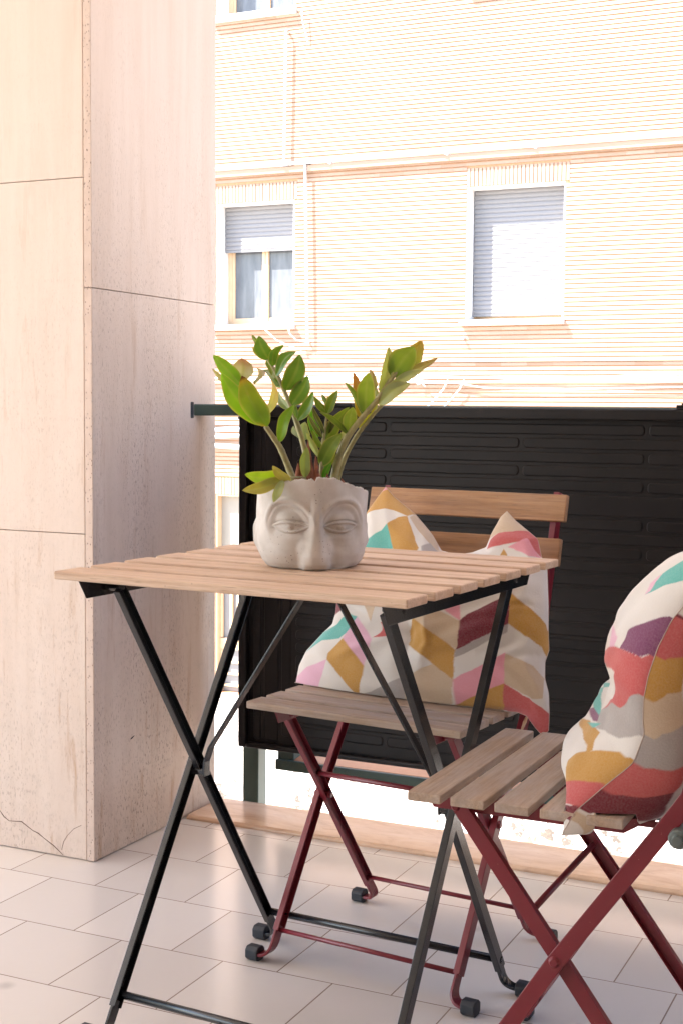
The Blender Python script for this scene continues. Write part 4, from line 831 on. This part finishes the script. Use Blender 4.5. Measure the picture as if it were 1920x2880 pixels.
LEAVES = [('s1', (-0.0685, -0.035, 0.9058), (-0.1302, -0.05, 0.9794), 0.0285, 0.0, 0.12, 0.06, 'g1'), ('s1', (-0.0653, -0.037, 0.9046), (-0.1001, -0.07, 0.9762), 0.0304, 0.15, 0.12, 0.05, 'g1b'), ('s1', (-0.1011, -0.03, 0.9623), (-0.1438, -0.02, 1.0065), 0.019, 0.2, 0.2, 0.0, 'g1'), ('s1', (-0.1128, -0.02, 0.9525), (-0.1466, -0.01, 0.9866), 0.0076, 0.6, 0.2, 0.0, 'pale'), ('s1', (-0.1042, -0.02, 0.9674), (-0.1047, 0.0, 1.0022), 0.0272, 0.1, 0.3, -0.1, 'brownpale'), ('s1', (-0.0842, -0.02, 0.9651), (-0.0824, 0.01, 0.9896), 0.0095, 0.3, 0.3, -0.25, 'pale'), ('s1', (-0.0648, -0.03, 0.9206), (-0.0615, 0.0, 0.9745), 0.0095, 0.8, 0.2, -0.12, 'pale2'), ('s1b', (-0.0477, -0.03, 0.8817), (-0.026, -0.035, 0.9358), 0.0158, 0.2, 0.2, 0.08, 'g1'), ('s2', (-0.064, 0.005, 1.0009), (-0.0787, -0.01, 1.0344), 0.0222, 0.2, 0.25, 0.06, 'g2'), ('s2', (-0.0796, 0.015, 1.0213), (-0.09, 0.02, 1.0378), 0.0057, 0.5, 0.2, 0, 'g2p'), ('s2', (-0.0681, 0.015, 1.0), (-0.0897, 0.03, 1.0193), 0.0095, 0.7, 0.2, 0, 'g2p'), ('s2', (-0.0602, 0.005, 0.9928), (-0.0428, -0.02, 1.0225), 0.012, 0.6, 0.35, 0.16, 'g2'), ('s2', (-0.0532, 0.005, 0.9778), (-0.0235, -0.02, 1.0122), 0.0152, 0.4, 0.35, 0.12, 'g2'), ('s2', (-0.0392, 0.005, 0.956), (-0.0191, -0.02, 1.0079), 0.0272, 0.1, 0.15, -0.06, 'g2'), ('s2', (-0.0309, 0.005, 0.9353), (-0.0069, -0.01, 0.9779), 0.0234, 0.15, 0.15, -0.05, 'g2'), ('s2', (-0.0206, 0.0, 0.9127), (0.0012, -0.015, 0.9548), 0.0152, 0.4, 0.25, -0.06, 'g2'), ('s2', (-0.022, 0.01, 0.912), (-0.0126, 0.01, 0.931), 0.0089, 0.4, 0.2, 0, 'g2'), ('s2', (-0.0347, 0.01, 0.9289), (-0.0521, 0.03, 0.9555), 0.0101, 0.6, 0.3, 0.06, 'g2p'), ('s2', (-0.0488, 0.01, 0.9616), (-0.0749, 0.03, 0.9859), 0.0127, 0.5, 0.3, -0.15, 'blue'), ('s2', (-0.045, 0.01, 0.9623), (-0.0593, 0.02, 0.9737), 0.0089, 0.5, 0.3, 0.0, 'g2'), ('s2', (-0.0283, 0.0, 0.9359), (-0.023, -0.01, 0.9159), 0.0076, 0.5, 0.3, 0.0, 'g2'), ('s2', (-0.0104, 0.01, 0.8842), (-0.0112, 0.02, 0.9107), 0.0146, 0.3, 0.3, 0.1, 'blue'), ('s2', (-0.0185, 0.0, 0.8856), (-0.0281, 0.02, 0.9042), 0.007, 0.6, 0.2, 0.1, 'blue'), ('s2', (-0.068, 0.01, 1.0004), (-0.0606, 0.02, 0.9788), 0.0076, 0.4, 0.3, 0.1, 'g2p'), ('s3', (0.0213, 0.0, 0.9231), (0.0361, -0.01, 0.9568), 0.0133, 0.25, 0.5, 0.02, 'g3'), ('s3', (0.0209, 0.0, 0.9244), (0.0021, 0.0, 0.9474), 0.0096, 0.4, 0.4, 0.02, 'g3'), ('s3', (0.0216, 0.0, 0.933), (0.0132, 0.01, 0.9518), 0.006, 0.5, 0.3, 0, 'g3'), ('s3', (0.0227, 0.01, 0.9331), (0.0227, 0.02, 0.9491), 0.006, 0.5, 0.3, 0, 'g3'), ('s3', (0.0175, -0.005, 0.894), (-0.0027, -0.01, 0.9367), 0.0067, 0.6, 0.3, 0.03, 'dark'), ('s3', (0.0156, -0.005, 0.888), (-0.0062, -0.01, 0.9229), 0.0064, 0.6, 0.3, 0.02, 'dark'), ('s3', (0.0141, -0.005, 0.8714), (0.0002, -0.02, 0.9), 0.0073, 0.5, 0.3, 0.03, 'g3'), ('s3', (0.0115, -0.01, 0.8576), (-0.009, -0.02, 0.8966), 0.008, 0.5, 0.3, 0.03, 'pale3'), ('s3', (0.0063, 0.01, 0.8863), (0.0013, 0.02, 0.9315), 0.0153, 0.2, 0.2, 0.06, 'g3b'), ('s3', (0.0189, 0.005, 0.8931), (0.034, 0.0, 0.9172), 0.012, 0.3, 0.3, 0.0, 'dark'), ('s3', (0.0137, 0.0, 0.8706), (0.054, 0.01, 0.9333), 0.0187, 0.2, 0.2, 0.05, 'g3'), ('s3', (0.0116, -0.01, 0.847), (0.0423, -0.025, 0.8952), 0.022, 0.15, 0.15, 0.05, 'g3'), ('s3', (0.0173, 0.0, 0.844), (0.0337, 0.0, 0.8668), 0.0133, 0.3, 0.2, 0.05, 'g3'), ('s3', (0.0157, -0.015, 0.8294), (0.0278, -0.02, 0.8522), 0.0093, 0.1, 0.15, 0.04, 'g3b'), ('s4', (0.0535, 0.0, 0.8935), (0.0098, -0.03, 0.9263), 0.0083, 0.5, 0.3, -0.06, 'g3'), ('s4', (0.0539, 0.0, 0.8929), (0.0588, -0.01, 0.9333), 0.02, 0.1, 0.15, 0.05, 'g4'), ('s4', (0.0748, 0.0, 0.9196), (0.0457, -0.02, 0.9686), 0.0087, 0.6, 0.3, -0.05, 'g3'), ('s4', (0.0702, 0.01, 0.9161), (0.0602, 0.03, 0.9844), 0.014, 0.2, 0.2, -0.04, 'orange'), ('s4', (0.0769, -0.005, 0.9236), (0.0804, -0.02, 0.9833), 0.0253, 0.0, 0.12, 0.03, 'g4'), ('s4', (0.0888, 0.0, 0.9548), (0.0839, 0.02, 0.9886), 0.01, 0.4, 0.3, -0.04, 'g4p'), ('s4', (0.0989, -0.01, 0.9515), (0.1089, -0.02, 1.0207), 0.0171, 0.2, 0.45, -0.05, 'pale4'), ('s4', (0.1142, -0.015, 0.9774), (0.1456, -0.03, 1.0197), 0.036, 0.05, 0.12, 0.04, 'g4'), ('s4', (0.1422, 0.0, 0.9883), (0.1592, 0.02, 1.0314), 0.022, 0.1, 0.25, 0.04, 'g4e'), ('s4', (0.131, -0.01, 0.9814), (0.1821, 0.0, 1.0056), 0.01, 0.5, 0.3, -0.03, 'g4p'), ('s4', (0.1072, -0.015, 0.96), (0.16, -0.03, 0.9889), 0.0127, 0.3, 0.2, 0.03, 'pale4'), ('s4', (0.0938, -0.01, 0.9379), (0.1401, -0.03, 0.9679), 0.0207, 0.2, 0.2, 0.08, 'pale4'), ('s4', (0.0928, 0.0, 0.9462), (0.0925, 0.01, 0.9623), 0.006, 0.5, 0.3, 0, 'pale4'), ('s4', (0.1092, 0.0, 0.9656), (0.113, 0.01, 0.979), 0.008, 0.4, 0.3, 0, 'pale4'), ('s5', (0.0687, 0.02, 0.902), (0.0793, 0.02, 0.9175), 0.006, 0.4, 0.3, 0, 'yel'), ('s5', (0.088, 0.02, 0.9229), (0.0952, 0.02, 0.9391), 0.0067, 0.4, 0.3, 0, 'yel'), ('s5', (0.076, 0.02, 0.9068), (0.0886, 0.02, 0.927), 0.0067, 0.4, 0.3, 0, 'yel'), ('s4', (0.0715, 0.01, 0.9188), (0.0771, 0.02, 0.9309), 0.0067, 0.4, 0.3, 0, 'g4'), ('s5', (0.0413, 0.02, 0.885), (0.0488, 0.03, 0.8983), 0.0073, 0.4, 0.3, 0, 'pale4'), ('s6', (-0.0312, -0.055, 0.832), (-0.0942, -0.075, 0.8373), 0.0209, 0.25, 0.12, 0.07, 'g1c'), ('s6', (-0.0402, -0.065, 0.8299), (-0.0979, -0.09, 0.8144), 0.0165, 0.35, 0.15, 0.05, 'olive'), ('s6', (-0.0307, -0.065, 0.8263), (-0.0557, -0.085, 0.8496), 0.0127, 0.3, 0.15, 0.04, 'khaki'), ('s6', (-0.0409, -0.075, 0.8289), (-0.0539, -0.09, 0.7984), 0.0117, 0.25, 0.2, 0.0, 'pale3'), ('s7', (-0.0098, -0.035, 0.8311), (-0.0073, -0.045, 0.8756), 0.0142, 0.1, 0.25, 0.04, 'pale3g')]
BRACTS = [((-0.0004, -0.03, 0.8253), (-0.0062, -0.03, 0.8826), 0.012), ((0.0077, -0.03, 0.826), (0.0052, -0.03, 0.8603), 0.012), ((-0.021, -0.03, 0.8289), (-0.0199, -0.03, 0.8495), 0.012), ((-0.0148, -0.03, 0.829), (-0.0167, -0.03, 0.8439), 0.0076), ((0.0237, -0.03, 0.8282), (0.0217, -0.03, 0.8348), 0.008), ((0.0474, -0.03, 0.8258), (0.0434, -0.03, 0.8277), 0.008)]

plant = empty('potted_plant', (POT.x, POT.y, .80)); tag(plant, 'green fleshy leaved plant with arching stems growing from the face planter', 'plant')
DV = np.array([-.4444, .8958, 0]); DV /= np.linalg.norm(DV); RV = np.array([DV[1], -DV[0], 0])
def P3(p): return RV*p[0]+DV*p[1]+np.array([0, 0, p[2]-.80])
LC = {'g1': ((.15, .32, .018), (.18, .35, .03)), 'g1b': ((.16, .32, .018), (.24, .27, .02)), 'g1c': ((.26, .42, .02), (.24, .40, .03)),
      'g2': ((.075, .17, .018), (.10, .21, .03)), 'g2p': ((.12, .19, .05), (.17, .22, .07)), 'g3': ((.085, .16, .02), (.15, .22, .04)), 'g3b': ((.06, .24, .015), (.09, .28, .02)),
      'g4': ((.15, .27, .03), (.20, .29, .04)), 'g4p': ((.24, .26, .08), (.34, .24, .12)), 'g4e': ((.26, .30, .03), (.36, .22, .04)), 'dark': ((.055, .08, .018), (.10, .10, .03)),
      'pale': ((.36, .38, .28), (.48, .40, .33)), 'pale2': ((.30, .32, .14), (.44, .28, .17)), 'pale3': ((.30, .36, .20), (.26, .30, .16)), 'pale3g': ((.26, .34, .16), (.24, .33, .12)), 'pale4': ((.27, .34, .16), (.34, .36, .20)),
      'blue': ((.16, .24, .20), (.26, .32, .30)), 'brownpale': ((.42, .46, .36), (.30, .09, .05)), 'orange': ((.30, .24, .03), (.42, .12, .03)), 'yel': ((.36, .34, .03), (.30, .34, .04)),
      'olive': ((.24, .22, .045), (.26, .24, .07)), 'khaki': ((.32, .31, .13), (.30, .26, .10))}
def leaf_mesh(base, tip, width, roll, fold, bend, key, rs):
    b0, t0 = P3(base), P3(tip); ax = t0-b0; L = np.linalg.norm(ax); ax = ax/L
    view = DV - ax*(ax@DV); view /= np.linalg.norm(view); side = np.cross(ax, view)
    sgn = 1 if rs.rand() > .5 else -1; ro = roll*1.1*sgn
    ac = side*math.cos(ro)+view*math.sin(ro); nrm = np.cross(ax, ac)
    w = width*1.16/max(.45, math.cos(ro))/2; n, m_ = 22, 9
    t = np.linspace(0, 1, n)[:, None]; c = np.linspace(-1, 1, m_)[None, :]
    pr = (np.sin(np.pi*np.clip(t**.88, 0, 1)))**.68*(1-.10*t); pr[0] = .03; pr[-1] = .004
    wav = .05*np.sin(t*9+rs.rand()*6)*np.sign(c)*np.abs(c)**2
    P = b0+ax*(t*L)[..., None]+ac*(w*pr*c*(1+.05*np.sin(11*t+c)))[..., None]
    P = P+side*(bend*L*np.sin(np.pi*t**1.3)*np.ones_like(c))[..., None]
    lift = fold*np.abs(c)*w*pr*1.1+wav*w*1.6+.16*L*(t-.5)**2*rs.uniform(-.6, .8)-.02*L*np.exp(-(c/.12)**2)*pr*.25
    P = P+nrm*(lift*np.ones_like(t*c))[..., None]*(-1 if nrm@DV > 0 else 1)
    a, e = (np.array(x) for x in LC[key]); f = np.clip(t*1.1-.1, 0, 1)**2 if key in ('brownpale', 'orange', 'g4e') else t
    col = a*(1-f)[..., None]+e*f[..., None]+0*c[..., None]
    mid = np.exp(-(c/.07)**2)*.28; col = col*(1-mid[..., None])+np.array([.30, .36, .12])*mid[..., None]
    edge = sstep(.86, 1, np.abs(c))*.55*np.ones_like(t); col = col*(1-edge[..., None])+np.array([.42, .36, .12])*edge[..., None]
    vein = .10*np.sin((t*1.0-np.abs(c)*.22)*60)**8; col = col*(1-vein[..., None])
    col = col*(1+rs.uniform(-.12, .12))
    if key == 'g1b':
        k = sstep(.90, .97, t)*np.ones_like(c); k2 = sstep(.80, .93, t)*np.ones_like(c); col = col*(1-k2[..., None]*.6)+np.array([.42, .20, .02])*k2[..., None]*.6
        col = col*(1-k[..., None])+np.array([.07, .02, .01])*k[..., None]
        sp = np.exp(-(((t-.68)/.022)**2+((c-.1)/.09)**2)); col = col*(1-sp[..., None])+np.array([.30, .14, .04])*sp[..., None]
        ye = np.exp(-((t/.10)**2))*sstep(.0, .8, c); col = col*(1-ye[..., None]*.7)+np.array([.62, .36, .05])*ye[..., None]*.7
    return P, np.clip(col, .003, 1)
objs = {}
for name, (r0, r1, pts) in STEMS.items():
    pts = [np.array(P3(p)) for p in pts]
    # smooth the traced centre line
    T = np.linspace(0, len(pts)-1, (len(pts)-1)*6+1); C = np.array([[np.interp(x, range(len(pts)), [p[k] for p in pts]) for k in range(3)] for x in T])
    for _ in range(8): C[1:-1] = (C[:-2]+2*C[1:-1]+C[2:])/4
    if name not in ('s1b', 's6'): C = np.vstack([C[0]+np.array([0, 0, -.028]), C])
    rr = np.linspace(r0, r1, len(C)); rr[::6] *= 1.10
    q = MB(); q.tube([tuple(p) for p in C], list(rr), 10)
    par = objs.get('s1') if name == 's1b' else plant
    objs[name] = q.build('twig' if name == 's1b' else 'stem', M['stem'], par, smooth=True)
rs = np.random.RandomState(5)
by = {}
for L_ in LEAVES: by.setdefault('s1' if L_[0] == 's1b' else L_[0], []).append(L_[1:])
for sname, ls in by.items():
    q = MB(); cols = []
    for (bp, tp, w, ro, fo, be, key) in ls:
        P, c = leaf_mesh(bp, tp, w, ro, fo, be, key, rs); q.grid(P); cols.append(c.reshape(-1, 3))
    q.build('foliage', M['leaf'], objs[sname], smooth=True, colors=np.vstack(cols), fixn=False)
for (bp, tp, w) in BRACTS:
    b0, t0 = P3(bp), P3(tp); b0 = b0-np.array([0, 0, .012]); t = np.linspace(0, 1, 12)[:, None]; a = np.linspace(-1.5, 1.5, 9)[None, :]
    wd = w/2*(1-t**1.6)*(1+.15*np.sin(9*t)); P = b0+(t0-b0)*t[..., None]+RV*(wd*np.sin(a))[..., None]-DV*(wd*np.cos(a)*.7)[..., None]+np.array([0, 0, 1.])*(.003*np.sin(a*5)*t)[..., None]
    q = MB(); q.grid(P); o = q.build('dry_sheath', M['bract'], plant, smooth=True, fixn=False); so = o.modifiers.new('thick', 'SOLIDIFY'); so.thickness = .0008
